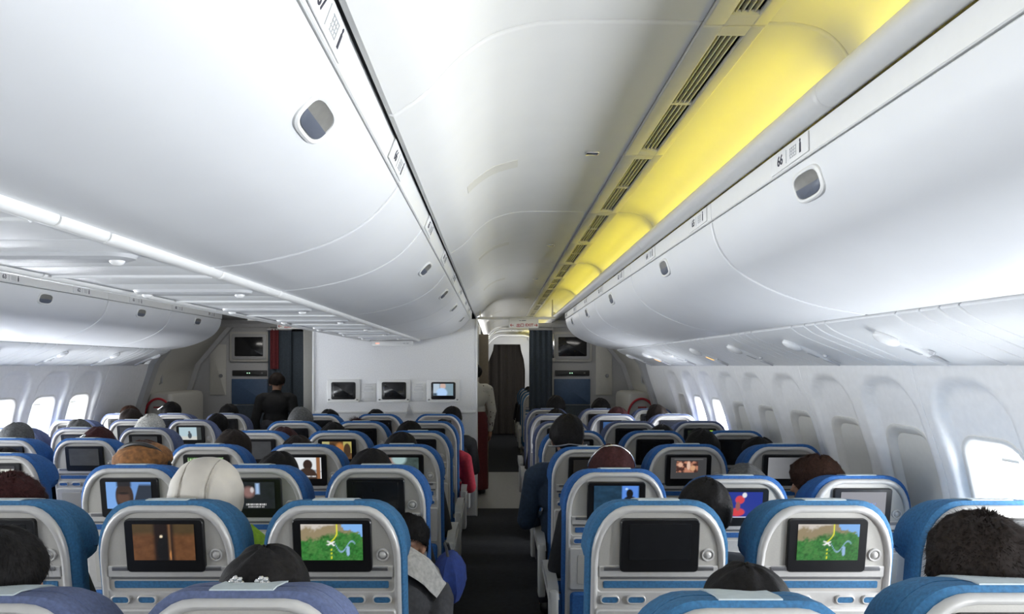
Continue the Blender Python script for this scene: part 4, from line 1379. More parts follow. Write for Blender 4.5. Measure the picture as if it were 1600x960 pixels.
PITCH = 0.813
def rowy(n):
    return (n + 0.75) * PITCH
BX = {'R': (0.523, 1.058, 1.593), 'C': (-0.523, -1.058, -1.593), 'L': (-2.74, -3.27, -3.80)}
PLACE = {'R': ('aisle', 'middle', 'window'), 'C': ('near-aisle', 'centre', 'far-aisle'), 'L': ('aisle', 'middle', 'window')}
BLOCK = {'R': 'block by the shaded windows', 'C': 'middle block', 'L': 'block across the far aisle'}
RANK = {1: 'front edge row', 2: 'second row', 3: 'third row', 4: 'fourth row', 5: 'fifth row', 6: 'sixth row', 7: 'seventh row', 8: 'last row'}
PIC = {
 ('R', 2, 1): (p_map, 'green flight map on its screen'), ('R', 3, 0): (p_bluefilm, 'blue film with a dark figure on its screen'),
 ('R', 3, 1): (p_redblue, 'red shape on a deep blue screen'), ('R', 3, 2): (p_icons, 'grid of icons on its pale screen'),
 ('R', 4, 0): (p_painted_glint, 'white painted glint on its dark screen'), ('R', 4, 1): (p_people, 'strip of people on its grey screen'),
 ('R', 4, 2): (p_painted_reflection, 'grey screen with a painted reflection'), ('R', 5, 0): (p_small_painted_glint, 'small pale painted glint on its screen'),
 ('R', 6, 2): (p_yellowgreen, 'yellow-green picture on its screen'), ('R', 7, 1): (p_plainblue, 'plain blue screen'),
 ('C', 2, 0): (p_map, 'green flight map on its screen'), ('C', 2, 1): (p_corridor, 'dim orange corridor on its screen'),
 ('C', 3, 1): (p_dark_film, 'dark film with subtitles on its screen'), ('C', 3, 2): (p_face_sky, 'dark face against blue sky on its screen'),
 ('C', 4, 0): (p_arc, 'white arc on its film screen'), ('C', 4, 1): (p_silhouette, 'dark silhouette on its bright screen'),
 ('C', 4, 2): (p_green, 'green leafy picture on its screen'), ('C', 5, 1): (p_gold, 'golden film scene on its screen'),
 ('C', 5, 2): (p_greyblank, 'flat grey screen'), ('L', 4, 0): (p_bottlefilm, 'pale object on its dark screen'),
 ('L', 5, 0): (p_greyblank, 'flat grey screen'), ('L', 6, 0): (p_greyblank, 'flat grey screen'), ('L', 7, 0): (p_lightblue, 'pale blue picture on its screen'),
 ('L', 6, 1): (p_greyblank, 'flat grey screen'), ('L', 7, 1): (p_greyblank, 'flat grey screen'), ('R', 1, 1): (p_greyblank, 'flat grey screen'),
}
SEATY = {}
for b, rows in (('R', range(1, 9)), ('C', range(1, 8)), ('L', range(4, 9))):
    for n in rows:
        for k in range(3):
            if (b, n, k) in (('R', 1, 2),):
                continue
            y = rowy(n)
            if b == 'L':
                y += 0.0
            fab = 'blue'
            if n == 1:
                fab = 'slate' if b == 'C' else 'teal'
            elif n == 2:
                fab = 'teal'
            elif b == 'L' and n >= 6:
                fab = 'slate'
            elif b == 'R' and n >= 6:
                fab = 'slate'
            pt, words = PIC.get((b, n, k), (None, 'blank dark screen'))
            if n == 1:
                words = 'back cut off by the picture edge'
            lab = '%s seat, %s, %s place, %s, %s' % (fab, words, PLACE[b][k], BLOCK[b].replace('block ', 'block '), RANK[n])
            lab = lab.replace('block by the shaded windows', 'window block').replace('block across the far aisle', 'far block').replace('on its screen', 'on screen')
            st = place_seat(BX[b][k], y, fab, pt, lab, 'seats of the ' + BLOCK[b], left_arm=(k == (0 if b == 'R' else 2)))
            st.scale = (1, 1, {('C', 1, 0): 0.975, ('C', 1, 1): 0.966, ('C', 1, 2): 0.97, ('R', 1, 0): 0.958, ('R', 1, 1): 0.985, ('R', 3, 0): 0.985, ('R', 3, 1): 0.96, ('R', 3, 2): 0.96, ('R', 4, 0): 0.988}.get((b, n, k), 0.957 if b == 'L' else 1.0))
# forward cabin seats seen through the doorway
fw_l = ['dark blue seat back just inside the forward cabin, beside the aisle', 'pale seat back behind the first one in the forward cabin', 'third pale seat back along the forward aisle', 'furthest seat back along the forward aisle']
for k in range(4):
    place_seat(0.64 + 0.0 * k, 11.0 + 0.83 * k, 'teal', None, fw_l[k], 'seats of the forward cabin', True)
for k in range(2):
    place_seat(-0.52, 11.5 + 0.83 * k, 'teal', None, ['shadowed seat in the forward cabin behind the patterned blouse', 'deeper shadowed seat in the forward cabin across its aisle'][k], 'seats of the forward cabin', False)
# ---------------------------------------------------------------- people
def remesh(mb, name, voxel, mats, ratio=0.35, smooth=3):
    me = mb.mesh(name + '_source', None, 0)
    o = bpy.data.objects.new(name + '_source', me)
    COL.objects.link(o)
    r = o.modifiers.new('r', 'REMESH'); r.mode = 'VOXEL'; r.voxel_size = voxel
    s = o.modifiers.new('s', 'SMOOTH'); s.iterations = smooth; s.factor = 0.5
    if ratio < 1:
        d = o.modifiers.new('d', 'DECIMATE'); d.ratio = ratio
    dg = bpy.context.evaluated_depsgraph_get()
    out = bpy.data.meshes.new_from_object(o.evaluated_get(dg))
    bpy.data.objects.remove(o); bpy.data.meshes.remove(me)
    out.name = name
    out.materials.clear()
    for m in mats:
        out.materials.append(m)
    out.shade_smooth()
    return out

HC = Vector((0, 0.205, 1.115))     # head centre of the seated figure
class Pose:
    """joint positions; the trunk group is turned about the hips by `lean`"""
    def __init__(self, kind='seated', lean=Matrix.Identity(4)):
        self.lean = lean
        self.kind = kind
        self.hip = Vector((0, 0.27, 0.50)) if kind == 'seated' else Vector((0, 0.0, 0.90))
        self.L = Matrix.Translation(self.hip) @ lean @ Matrix.Translation(-self.hip)
    def T(self, p):
        return self.L @ Vector(p)

def figure(pose, part):
    mb = MB()
    T = pose.T
    seated = pose.kind == 'seated'
    dz = 0.0 if seated else 0.40
    dy = 0.0 if seated else -0.215
    O = lambda x, y, z: T((x, y + dy, z + dz))
    g = {'body': 0.0, 'top': 0.014, 'trousers': 0.012, 'skirt': 0.012}[part]
    def ell(c, r):
        # ellipsoid carried by the lean
        m = MB(); m.ell((0, 0, 0), tuple(q + g for q in r), 20, 12)
        R = pose.lean.to_3x3()
        mb.add([R @ Vector(p) + O(*c) for p in m.v], m.f)
    if part in ('body', 'top'):
        ell((0, 0.25, 0.64), (0.145, 0.110, 0.15))
        ell((0, 0.215, 0.82), (0.165, 0.110, 0.16))
        mb.capsule(O(-0.145, 0.20, 0.905), 0.060 + g, O(0.145, 0.20, 0.905), 0.060 + g)
        for s in (-1, 1):
            sh, el, wr = (s * 0.185, 0.205, 0.89), (s * 0.235, 0.27, 0.65), (s * 0.135, 0.47, 0.615)
            if not seated:
                el, wr = (s * 0.235, 0.20, 0.63), (s * 0.23, 0.27, 0.40)
            mb.capsule(O(*sh), 0.055 + g, O(*el), 0.043 + g)
            mb.capsule(O(*el), 0.042 + g, O(*wr), 0.029 + g)
            if part == 'body':
                # hand: palm, four fingers, thumb
                w = Vector(wr)
                fw = Vector((-s * 0.25, 0.95, -0.12)).normalized() if seated else Vector((0, 0.12, -1)).normalized()
                sd = Vector((-s, 0, 0)) if seated else Vector((0, 1, 0))
                sd = (sd - fw * sd.dot(fw)).normalized()
                pc = w + fw * 0.055
                mb.capsule(O(*(w + fw * 0.01)), 0.027, O(*(w + fw * 0.085)), 0.030)
                for q, (off, ln) in enumerate(((-0.030, 0.062), (-0.010, 0.074), (0.010, 0.078), (0.030, 0.066))):
                    b0 = w + fw * 0.092 - sd * off * -1
                    b1 = b0 + fw * ln * 0.55
                    dn = Vector((0, 0.0, -1)) if seated else Vector((-s, 0, 0))
                    b2 = b1 + (fw * 0.8 + dn * 0.6).normalized() * ln * 0.45
                    mb.capsule(O(*b0), 0.0095, O(*b1), 0.0088, 8)
                    mb.capsule(O(*b1), 0.0088, O(*b2), 0.0075, 8)
                t0 = w + fw * 0.035 + sd * 0.022
                t1 = t0 + (fw * 0.6 + sd * 0.8).normalized() * 0.045
                t2 = t1 + (fw * 0.95 + sd * 0.2).normalized() * 0.03
                mb.capsule(O(*t0), 0.012, O(*t1), 0.010, 8); mb.capsule(O(*t1), 0.010, O(*t2), 0.0085, 8)
    if part == 'body':
        mb.capsule(O(0, 0.20, 0.90), 0.060, O(0, 0.205, 1.04), 0.052)
        ell((0, 0.195, 1.130), (0.075, 0.093, 0.088))
        ell((0, 0.235, 1.075), (0.060, 0.066, 0.088))
        ell((0, 0.255, 1.020), (0.040, 0.042, 0.032))
        ell((0, 0.306, 1.082), (0.013, 0.020, 0.026))
        ell((0, 0.318, 1.066), (0.017, 0.014, 0.012))
        ell((0, 0.288, 1.118), (0.045, 0.015, 0.012))
        ell((0, 0.293, 1.036), (0.024, 0.012, 0.010))
        for s in (-1, 1):
            ell((s * 0.079, 0.195, 1.092), (0.012, 0.020, 0.034))
            ell((s * 0.030, 0.283, 1.098), (0.014, 0.012, 0.011))
    if part == 'top':
        mb.capsule(O(0, 0.20, 0.90), 0.066 + g, O(0, 0.203, 0.965), 0.052 + g)
        ell((0, 0.255, 0.55), (0.160, 0.125, 0.08))
    if part in ('body', 'trousers', 'skirt'):
        hip = pose.hip
        R = lambda x, y, z: Vector((x, y, z))
        if seated:
            mb.capsule(R(-0.06, 0.26, 0.515), 0.115 + g, R(0.06, 0.26, 0.515), 0.115 + g)
            for s in (-1, 1):
                mb.capsule(R(s * 0.085, 0.28, 0.505), 0.088 + g, R(s * 0.11, 0.64, 0.505), 0.060 + g)
                mb.capsule(R(s * 0.11, 0.65, 0.50), 0.058 + g, R(s * 0.11, 0.66, 0.09), 0.040 + g)
                if part == 'body':
                    mb.capsule(R(s * 0.11, 0.645, 0.045), 0.038, R(s * 0.12, 0.80, 0.036), 0.032)
        else:
            mb.capsule(R(-0.06, 0.03, 0.93), 0.115 + g, R(0.06, 0.03, 0.93), 0.115 + g)
            for s in (-1, 1):
                mb.capsule(R(s * 0.085, 0.02, 0.90), 0.088 + g, R(s * 0.095, 0.03, 0.50), 0.058 + g)
                mb.capsule(R(s * 0.095, 0.03, 0.50), 0.056 + g, R(s * 0.095, 0.0, 0.09), 0.038 + g)
                if part == 'body':
                    mb.capsule(R(s * 0.095, -0.02, 0.042), 0.038, R(s * 0.105, 0.14, 0.034), 0.030)
            if part == 'skirt':
                secs = []
                for z, rx, ry in ((0.06, 0.19, 0.15), (0.5, 0.18, 0.14), (0.85, 0.185, 0.15), (1.03, 0.15, 0.12)):
                    secs.append([(rx * math.cos(2 * math.pi * i / 24), 0.02 + ry * math.sin(2 * math.pi * i / 24), z) for i in range(24)])
                mb.loft(secs)
    return mb

def body_mesh(pose, name):
    me = remesh(figure(pose, 'body'), 'person', 0.0075, [M['skin'], M['eye'], M['lip']], 0.30)
    dz = 0.0 if pose.kind == 'seated' else 0.40
    dy = 0.0 if pose.kind == 'seated' else -0.215
    for p in me.polygons:
        c = p.center
        for s in (-1, 1):
            if (c - pose.T((s * 0.030, 0.296 + dy, 1.097 + dz))).length < 0.011:
                p.material_index = 1
        q = c - pose.T((0, 0.305 + dy, 1.036 + dz))
        if abs(q.x) < 0.022 and abs(q.z) < 0.008 and abs(q.y) < 0.02:
            p.material_index = 2
    return me
POSES = {
    'upright': Pose('seated'),
    'bent': Pose('seated', Matrix.Rotation(math.radians(14), 4, 'Y') @ Matrix.Rotation(math.radians(-62), 4, 'X')),
    'standing': Pose('standing'),
    'stooped': Pose('standing', Matrix.Rotation(math.radians(-14), 4, 'X')),
}
BODY = {k: body_mesh(p, k) for k, p in POSES.items()}
TOPS = {k: remesh(figure(p, 'top'), 'top', 0.010, [M['gap']], 0.35) for k, p in POSES.items()}
LEGS = {k: remesh(figure(p, 'trousers'), 'trousers', 0.011, [M['gap']], 0.35) for k, p in POSES.items() if k != 'bent'}
LEGS['bent'] = LEGS['upright']
SKIRT = remesh(figure(POSES['standing'], 'skirt'), 'skirt', 0.012, [M['redfab']], 0.4)
def shoe_mesh():
    mb = MB()
    mb.capsule((0, -0.01, 0.044), 0.043, (0.008, 0.165, 0.038), 0.038)
    mb.v = [(x, y, max(z, 0.0)) for x, y, z in mb.v]
    return mb.mesh('shoe', [M['black']], 40)
SHOE = shoe_mesh()

# ---- hair: cap that follows the skull plus fine locks, all in seated-head coordinates
def hair_mesh(kind, seed):
    rg = random.Random(seed)
    mb = MB()
    c = Vector((0, 0.195, 1.122))
    rad = Vector((0.084, 0.103, 0.100))
    vol = {'short': 0.013, 'crop': 0.007, 'bob': 0.022, 'long': 0.020, 'bushy': 0.034, 'curly': 0.026, 'spiky': 0.013, 'bun': 0.006}[kind]
    def tm(phi):
        f = math.sin(phi)            # +1 front, -1 back
        front, side, back = 52, 98, 130
        if kind in ('bob', 'long', 'curly', 'bushy'):
            side, back = 112, 130
        if f > 0:
            return math.radians(side + (front - side) * f ** 1.3)
        return math.radians(side + (back - side) * (-f) ** 1.0)
    drop = {'bob': 0.045, 'long': 0.20}.get(kind, 0.0)
    NP, NT = 40, 14
    ph = [rg.random() * 6.28 for _ in range(6)]
    def pt(phi, t, extra=0.0):
        th = tm(phi) * t
        w = vol + 0.004 * math.sin(3 * phi + ph[0]) * math.sin(th * 3 + ph[1]) + 0.003 * math.sin(7 * phi + ph[2] + 4 * th)
        if kind in ('curly', 'bushy'):
            w += 0.006 * math.sin(11 * phi + ph[3]) * math.sin(13 * th + ph[4])
        st = math.sin(min(th, math.pi / 2 + 0.10) if drop else th)
        p = Vector(((rad.x + w + extra) * st * math.cos(phi), (rad.y + w + extra) * st * math.sin(phi), (rad.z + w + extra) * math.cos(th)))
        if drop and math.sin(phi) < 0.45:
            k = max(0, t - 0.62) / 0.38
            p.z -= drop * k * k
            if k > 0.5 and kind == 'long':
                p.x *= 1 - 0.12 * (k - 0.5)
        return c + p
    secs = []
    for j in range(1, NT + 1):
        secs.append([pt(2 * math.pi * i / NP, j / NT) for i in range(NP)])
    last = []
    for i in range(NP):
        p = pt(2 * math.pi * i / NP, 1.0)
        q = p - c
        last.append(c + Vector((q.x * 0.86, q.y * 0.86, q.z * 0.98)))
    secs.append(last)
    mb.loft(secs, cap0=True, cap1=False)
    # locks
    nl = {'crop': 1800, 'short': 1800, 'spiky': 1800, 'bushy': 5000, 'curly': 3500}.get(kind, 700)
    for _ in range(nl):
        phi = rg.random() * 2 * math.pi
        t = math.sqrt(rg.random()) * 0.99
        p = pt(phi, t)
        q = pt(phi, min(t + 0.08, 1.0))
        nrm = (p - c).normalized()
        dn = (q - p)
        if dn.length < 1e-6:
            dn = Vector((0, -1, 0))
        dn.normalize()
        side = nrm.cross(dn).normalized()
        ln = {'crop': 0.010, 'spiky': 0.045, 'bushy': 0.013, 'curly': 0.014}.get(kind, 0.024) * (0.6 + 0.8 * rg.random())
        lift = {'crop': 0.5, 'spiky': 1.2, 'bushy': 0.9, 'curly': 0.8}.get(kind, 0.16) * (0.5 + rg.random())
        if kind in ('long', 'bob', 'bun'):
            lift = 0.05 + 0.06 * rg.random()
        tip = p + (dn + nrm * lift + side * rg.uniform(-0.35, 0.35)).normalized() * ln
        w = 0.0011 + 0.0009 * rg.random()
        mb.add([p - nrm * 0.002 - side * w, p - nrm * 0.002 + side * w, tip], [(0, 1, 2)])
    if kind == 'bun':
        mb.ell(tuple(c + Vector((0, -0.115, 0.03))), (0.045, 0.040, 0.042), 14, 10)
    me = mb.mesh('hair', None, 0, fix=False)
    me.shade_smooth()
    return me
HAIR = {}
def hair_for(kind, seed):
    k = (kind, seed % 3)
    if k not in HAIR:
        HAIR[k] = hair_mesh(kind, 11 + 7 * (seed % 3))
        HAIR[k].materials.append(M['gap'])
    return HAIR[k]

def own_material(o, m):
    o.material_slots[0].link = 'OBJECT'
    o.material_slots[0].material = m

BLACK, DARK, BROWN, WINE, GREY, WHITE = (0.010, 0.009, 0.009), (0.018, 0.013, 0.011), (0.045, 0.022, 0.015), (0.040, 0.013, 0.013), (0.10, 0.10, 0.10), (0.50, 0.49, 0.46)
HK = {BLACK: 'black', DARK: 'darkbrown', BROWN: 'brown', WINE: 'wine', GREY: 'grey', WHITE: 'white'}

def headband(parent, L, r=0.004, tilt=0.0, m=None, arc=(0.05, 0.95), name='headband', grow=1.0):
    mb = MB()
    pts = []
    for q in np.linspace(arc[0] * math.pi, arc[1] * math.pi, 24):
        v = Vector((0.098 * grow * math.cos(q), 0, 0.112 * grow * math.sin(q)))
        v = Matrix.Rotation(tilt, 3, 'X') @ v
        pts.append(Vector((0, 0.195, 1.118)) + v)
    mb.tube(pts, r, 8)
    return build(name, mb, m or M['black'], parent, matx=L)

PERSONS = []
def person(x, y, ztop, hair, hcol, tcol, label, pose='upright', roll=0.0, yaw=0.0, lcol=(0.03, 0.03, 0.04), seed=None, group='seated passengers', extras=()):
    seed = len(PERSONS) if seed is None else seed
    base_top = 1.232 if pose in ('upright', 'bent') else (1.632 if pose == 'standing' else 1.60)
    sc = ztop / base_top if pose != 'bent' else 1.0
    sc = min(max(sc, 0.86), 1.12)
    t = tag(empty('person', (x, y, 0)), label, 'person', group)
    t.rotation_euler = (0, roll, yaw)
    t.scale = (0.5 * (1 + sc), 0.5 * (1 + sc), sc)
    b = put('body', BODY[pose], t)
    tp = put('top', TOPS[pose], t); own_material(tp, tcol if not isinstance(tcol, tuple) else clothmat(tcol))
    if 'skirt' in extras:
        put('skirt', SKIRT, t)
    else:
        tr = put('trousers', LEGS[pose], t); own_material(tr, clothmat(lcol))
    for s in (-1, 1):
        put('shoe', SHOE, t, (s * 0.11, 0.645, 0) if pose in ('upright', 'bent') else (s * 0.097, -0.02, 0))
    L = POSES[pose].L.copy()
    if pose in ('standing', 'stooped'):
        L = L @ Matrix.Translation((0, -0.215, 0.40))
    if hair:
        h = put('hair', hair_for(hair, seed), t, matx=L); own_material(h, hairmat(HK[hcol], hcol))
    PERSONS.append(t)
    if 'headphones' in extras:
        hp = headband(t, L, 0.006, 0.0, M['black'], name='headphone_band', grow=1.02)
        for s in (-1, 1):
            mb = MB(); mb.cyl((s * 0.088, 0.195, 1.095), (s * 0.112, 0.195, 1.095), 0.034, 0.030, 16)
            build('ear_cup', mb, M['black'], t, matx=L)
    if 'back_strap' in extras:
        mb = MB(); mb.tube([Vector((0.106 * math.cos(q), 0.195 + 0.128 * math.sin(q), 1.085 - 0.02 * abs(math.cos(q)))) for q in np.linspace(math.pi * 1.02, math.pi * 1.98, 20)], 0.005, 8)
        build('elastic_strap', mb, M['metal'], t, matx=L)
    if 'silver_band' in extras:
        headband(t, L, 0.0045, 0.25, M['chrome'], (0.06, 0.94), grow=1.135)
    if 'clips' in extras:
        for s in (-1, 1):
            mb = MB()
            for q in range(7):
                mb.ell((s * 0.028 + 0.012 * math.cos(q * 0.9), 0.094, 1.186 + 0.012 * math.sin(q * 0.9)), (0.007, 0.007, 0.007), 8, 6)
            mb.ell((s * 0.028, 0.094, 1.186), (0.012, 0.008, 0.012), 10, 6)
            build('hair_clip', mb, M['chrome'], t, matx=L)
    if 'glitter_clip' in extras:
        mb = MB()
        for q in range(6):
            mb.ell((-0.085 + 0.012 * q, 0.098 - 0.006 * q, 1.165 + 0.006 * q), (0.010, 0.009, 0.009), 8, 6)
        build('hair_clip', mb, M['chrome'], t, matx=L)
    if 'beret' in extras:
        mb = MB(); 
        c = Vector((0, 0.185, 1.150))
        secs = []
        for th, f in ((8, 1.0), (30, 1.04), (52, 1.08), (72, 1.10), (90, 1.08), (104, 1.0), (112, 0.9)):
            a = math.radians(th)
            secs.append([c + Vector((0.118 * f * math.sin(a) * math.cos(2 * math.pi * i / 32) * (1 + 0.02 * math.sin(i * 2)), 0.122 * f * math.sin(a) * math.sin(2 * math.pi * i / 32) * (1 + 0.02 * math.sin(i * 2)), 0.088 * math.cos(a))) for i in range(32)])
        mb.loft(secs)
        build('knitted_beret', mb, BERET, t, matx=L)
        headband(t, L, 0.010, 0.55, M['black'], (0.02, 0.98), 'headphone_band', 1.22)
    if 'hood' in extras:
        c = Vector((0, 0.20, 1.115))
        mb = MB()
        secs = []
        for th in range(4, 150, 5):
            a = math.radians(th)
            ring = []
            for i in range(96):
                q = 2 * math.pi * i / 96
                seam = 1 - 0.045 * math.exp(-((abs(math.cos(q)) * math.sin(a) - 0.36) / 0.035) ** 2) * (math.sin(q) < 0.2)
                puff = 1 + 0.010 * math.sin(th * 0.25 + 2 * math.sin(q * 3))
                ring.append(c + Vector((0.124 * math.sin(a) ** 0.85 * math.cos(q) * seam * puff, (0.132 if math.sin(q) < 0 else 0.10) * math.sin(a) ** 0.85 * math.sin(q) * seam * puff, 0.136 * math.cos(a))))
            secs.append(ring)
        mb.loft(secs)
        build('puffy_hood', mb, HOOD, t, matx=L)
        for s in (-1, 1):
            mb = MB()
            mb.tube([c + Vector((s * 0.046, -0.1255 * math.sin(q) if math.sin(q) > 0 else 0, 0.1275 * math.cos(q))) for q in np.linspace(0.05, 2.3, 24)], 0.0028, 6)
            build('hood_seam', mb, clothmat((0.36, 0.33, 0.28)), t, matx=L)
        mb = MB()
        mb.loft([[Vector((rx * math.cos(2 * math.pi * i / 30), 0.20 + ry * math.sin(2 * math.pi * i / 30), z + 0.012 * math.sin(i * 1.9))) for i in range(30)] for z, rx, ry in ((0.84, 0.20, 0.13), (0.91, 0.225, 0.15), (0.97, 0.20, 0.145), (1.01, 0.15, 0.13), (0.98, 0.12, 0.11))], cap0=False)
        build('green_collar', mb, clothmat((0.20, 0.36, 0.02)), t, matx=L)
    if 'fluffy_collar' in extras:
        mb = MB()
        mb.loft([[Vector(((rx + 0.012 * math.sin(i * 2.3)) * math.cos(2 * math.pi * i / 30), 0.20 + (ry + 0.012 * math.sin(i * 2.9)) * math.sin(2 * math.pi * i / 30), z)) for i in range(30)] for z, rx, ry in ((0.80, 0.19, 0.14), (0.88, 0.215, 0.15), (0.95, 0.18, 0.13), (0.99, 0.10, 0.10))], cap0=False)
        build('fluffy_collar', mb, clothmat((0.42, 0.41, 0.39)), t, matx=L)
    return t
BERET = mat('beret_knit', (0.20, 0.085, 0.025), 0.9, noise=0.45, nscale=45, bump=0.6, bscale=120)
HOOD = mat('hood_shell', (0.52, 0.48, 0.42), 0.6, noise=0.06, nscale=20, bump=0.2, bscale=40)
def stripes_mat():
    m = mat('striped_knit', (0.6, 0.57, 0.5), 0.9)
    nt = m.node_tree
    b = nt.nodes['Principled BSDF']
    tc = nt.nodes.new('ShaderNodeTexCoord'); w = nt.nodes.new('ShaderNodeTexWave')
    w.bands_direction = 'Z'; w.inputs['Scale'].default_value = 7.0; w.inputs['Distortion'].default_value = 0.6
    r = nt.nodes.new('ShaderNodeValToRGB')
    r.color_ramp.elements[0].position = 0.14; r.color_ramp.elements[0].color = (0.02, 0.02, 0.03, 1)
    r.color_ramp.elements[1].position = 0.2; r.color_ramp.elements[1].color = (0.62, 0.58, 0.50, 1)
    nt.links.new(tc.outputs['Object'], w.inputs['Vector']); nt.links.new(w.outputs['Fac'], r.inputs['Fac']); nt.links.new(r.outputs['Color'], b.inputs['Base Color'])
    return m
def blouse_mat():
    m = mat('patterned_blouse', (0.5, 0.5, 0.47), 0.85)
    nt = m.node_tree
    b = nt.nodes['Principled BSDF']
    tc = nt.nodes.new('ShaderNodeTexCoord'); w = nt.nodes.new('ShaderNodeTexVoronoi'); w.inputs['Scale'].default_value = 22
    r = nt.nodes.new('ShaderNodeValToRGB')
    r.color_ramp.elements[0].position = 0.16; r.color_ramp.elements[0].color = (0.06, 0.04, 0.04, 1)
    r.color_ramp.elements[1].position = 0.24; r.color_ramp.elements[1].color = (0.55, 0.54, 0.50, 1)
    nt.links.new(tc.outputs['Object'], w.inputs['Vector']); nt.links.new(w.outputs['Distance'], r.inputs['Fac']); nt.links.new(r.outputs['Color'], b.inputs['Base Color'])
    return m
STRIPED, BLOUSE = stripes_mat(), blouse_mat()

def sit(b, n, hx, ztop, hair, hcol, tcol, label, lean=0.5, dy=0.02, pose='upright', yaw=0.0, **kw):
    """seat block, row, where the head is across the cabin, height of the crown"""
    k = min(range(3), key=lambda q: abs(BX[b][q] - hx))
    sx = BX[b][k]
    off = hx - sx
    roll = max(-0.22, min(0.22, off * lean))
    x = hx - 1.12 * math.sin(roll)
    return person(x, rowy(n) + dy, ztop, hair, hcol, tcol, label, pose, roll, yaw, **kw)

DK, NV = (0.02, 0.02, 0.022), (0.018, 0.03, 0.06)
# middle block
sit('C', 1, -0.53, 1.175, 'bob', BLACK, DK, 'person with black hair and two sparkling hair clips above the slate front seat', extras=('clips',), dy=0.0)
sit('C', 1, -1.14, 1.225, 'short', BLACK, DK, 'person with short black hair at the lower corner, above the cut-off slate seat', dy=0.0)
person(-0.47, rowy(2) + 0.02, 1.2, 'short', BLACK, (0.05, 0.05, 0.055), 'person slumped into the aisle in white fluffy collar and grey trousers', 'bent', lcol=(0.10, 0.10, 0.11), extras=('fluffy_collar',))
sit('C', 2, -1.01, 1.262, 'short', DARK, (0.16, 0.30, 0.02), 'person in a puffy beige hood with green collar', extras=('hood',))
sit('C', 2, -1.70, 1.205, 'bushy', WINE, DK, 'person with bushy wine-dark hair behind the seat at the photo edge', extras=())
sit('C', 3, -0.58, 1.205, 'bob', BLACK, DK, 'person with glossy black bobbed hair above the blank near-aisle screen of the third row')
sit('C', 3, -1.01, 1.20, 'short', BLACK, DK, 'person with black hair in front of the bright silhouette film')
sit('C', 3, -1.63, 1.245, 'long', BROWN, (0.10, 0.05, 0.02), 'person in brown knitted beret with black headphone band', extras=('beret',))
sit('C', 4, -0.55, 1.205, 'bob', BLACK, DK, 'person with round black hair two rows ahead of the green map seat by the aisle')
sit('C', 4, -1.15, 1.195, 'short', DARK, DK, 'person with dark hair just beside the golden film screen')
sit('C', 4, -1.525, 1.222, 'long', DARK, DK, 'person with long dark brown hair near the far aisle of the middle block')
sit('C', 5, -0.60, 1.215, 'short', BLACK, DK, 'person with black hair in the fifth row, near-aisle side of the middle block')
sit('C', 5, -1.13, 1.205, 'short', BLACK, DK, 'person with black hair behind the golden film seat')
sit('C', 5, -1.47, 1.165, 'bob', WINE, DK, 'person with reddish hair low behind the flat grey screen')
sit('C', 6, -0.43, 1.165, 'short', BLACK, (0.32, 0.012, 0.03), 'person in red jacket leaning into the aisle', lean=0.3)
sit('C', 6, -1.13, 1.165, 'spiky', WINE, DK, 'person with spiky reddish hair below the middle blank bulkhead monitor')
sit('C', 6, -1.585, 1.262, 'short', GREY, (0.03, 0.035, 0.05), 'tall person with grey hair near the far aisle, before the dark curtain')
sit('C', 7, -0.41, 1.225, 'short', BLACK, DK, 'person with black hair directly below the lit bulkhead monitor')
sit('C', 7, -1.11, 1.195, 'short', BLACK, DK, 'person with black hair in the front centre seat beside a white paper')
sit('C', 7, -1.545, 1.195, 'short', BLACK, DK, 'person with black hair in the front row near the bulkhead corner')
# window block
sit('R', 1, 0.575, 1.135, 'bob', BLACK, DK, 'person with smooth dark hair low above the teal seat at the bottom edge', dy=0.0)
sit('R', 1, 1.135, 1.235, 'bushy', DARK, (0.05, 0.05, 0.06), 'person with a large bushy dark head beside the bright window', dy=0.02)
sit('R', 2, 0.735, 1.215, 'crop', BLACK, (0.02, 0.026, 0.04), 'person with cropped black hair and dark collar beside the red and blue screen', dy=0.04)
sit('R', 3, 0.535, 1.225, 'bob', WINE, DK, 'person with wine-brown hair and a thin silver headband', extras=('silver_band',))
sit('R', 3, 1.16, 1.145, 'short', GREY, DK, 'person with greying hair low behind the sunlit blue headrest')
sit('R', 3, 1.62, 1.165, 'bushy', BROWN, DK, 'person with reddish brown hair leaning by the closed window shades', lean=3.0, yaw=0.6)
sit('R', 4, 0.415, 1.318, 'short', BLACK, (0.016, 0.032, 0.06), 'tall person in navy jacket with a strap around the back of the head', extras=('back_strap',), lean=0.2)
sit('R', 4, 1.19, 1.235, 'short', BLACK, DK, 'person with black hair above the seat showing a strip of people')
sit('R', 4, 1.68, 1.19, 'short', BLACK, DK, 'person with black hair against the closed window shade, fourth row', lean=1.6, yaw=0.6)
sit('R', 5, 1.15, 1.19, 'short', BLACK, DK, 'person with black hair low in the centre of the window block, fifth row')
sit('R', 7, 1.49, 1.24, 'short', DARK, (0.3, 0.3, 0.32), 'person with sunlit dark hair by the two bright far windows')
sit('R', 7, 0.56, 1.20, 'short', BLACK, DK, 'person with black hair half hidden behind the tall strapped head')
sit('R', 7, 1.12, 1.21, 'bob', WINE, DK, 'person with dark reddish hair above the plain blue screen')
sit('R', 8, 0.62, 1.29, 'short', BLACK, DK, 'person with black hair in the last row before the navy curtain')
sit('R', 8, 1.09, 1.262, 'short', BLACK, (0.05, 0.05, 0.055), 'person with black hair in the last row, below the blue stowage panel')
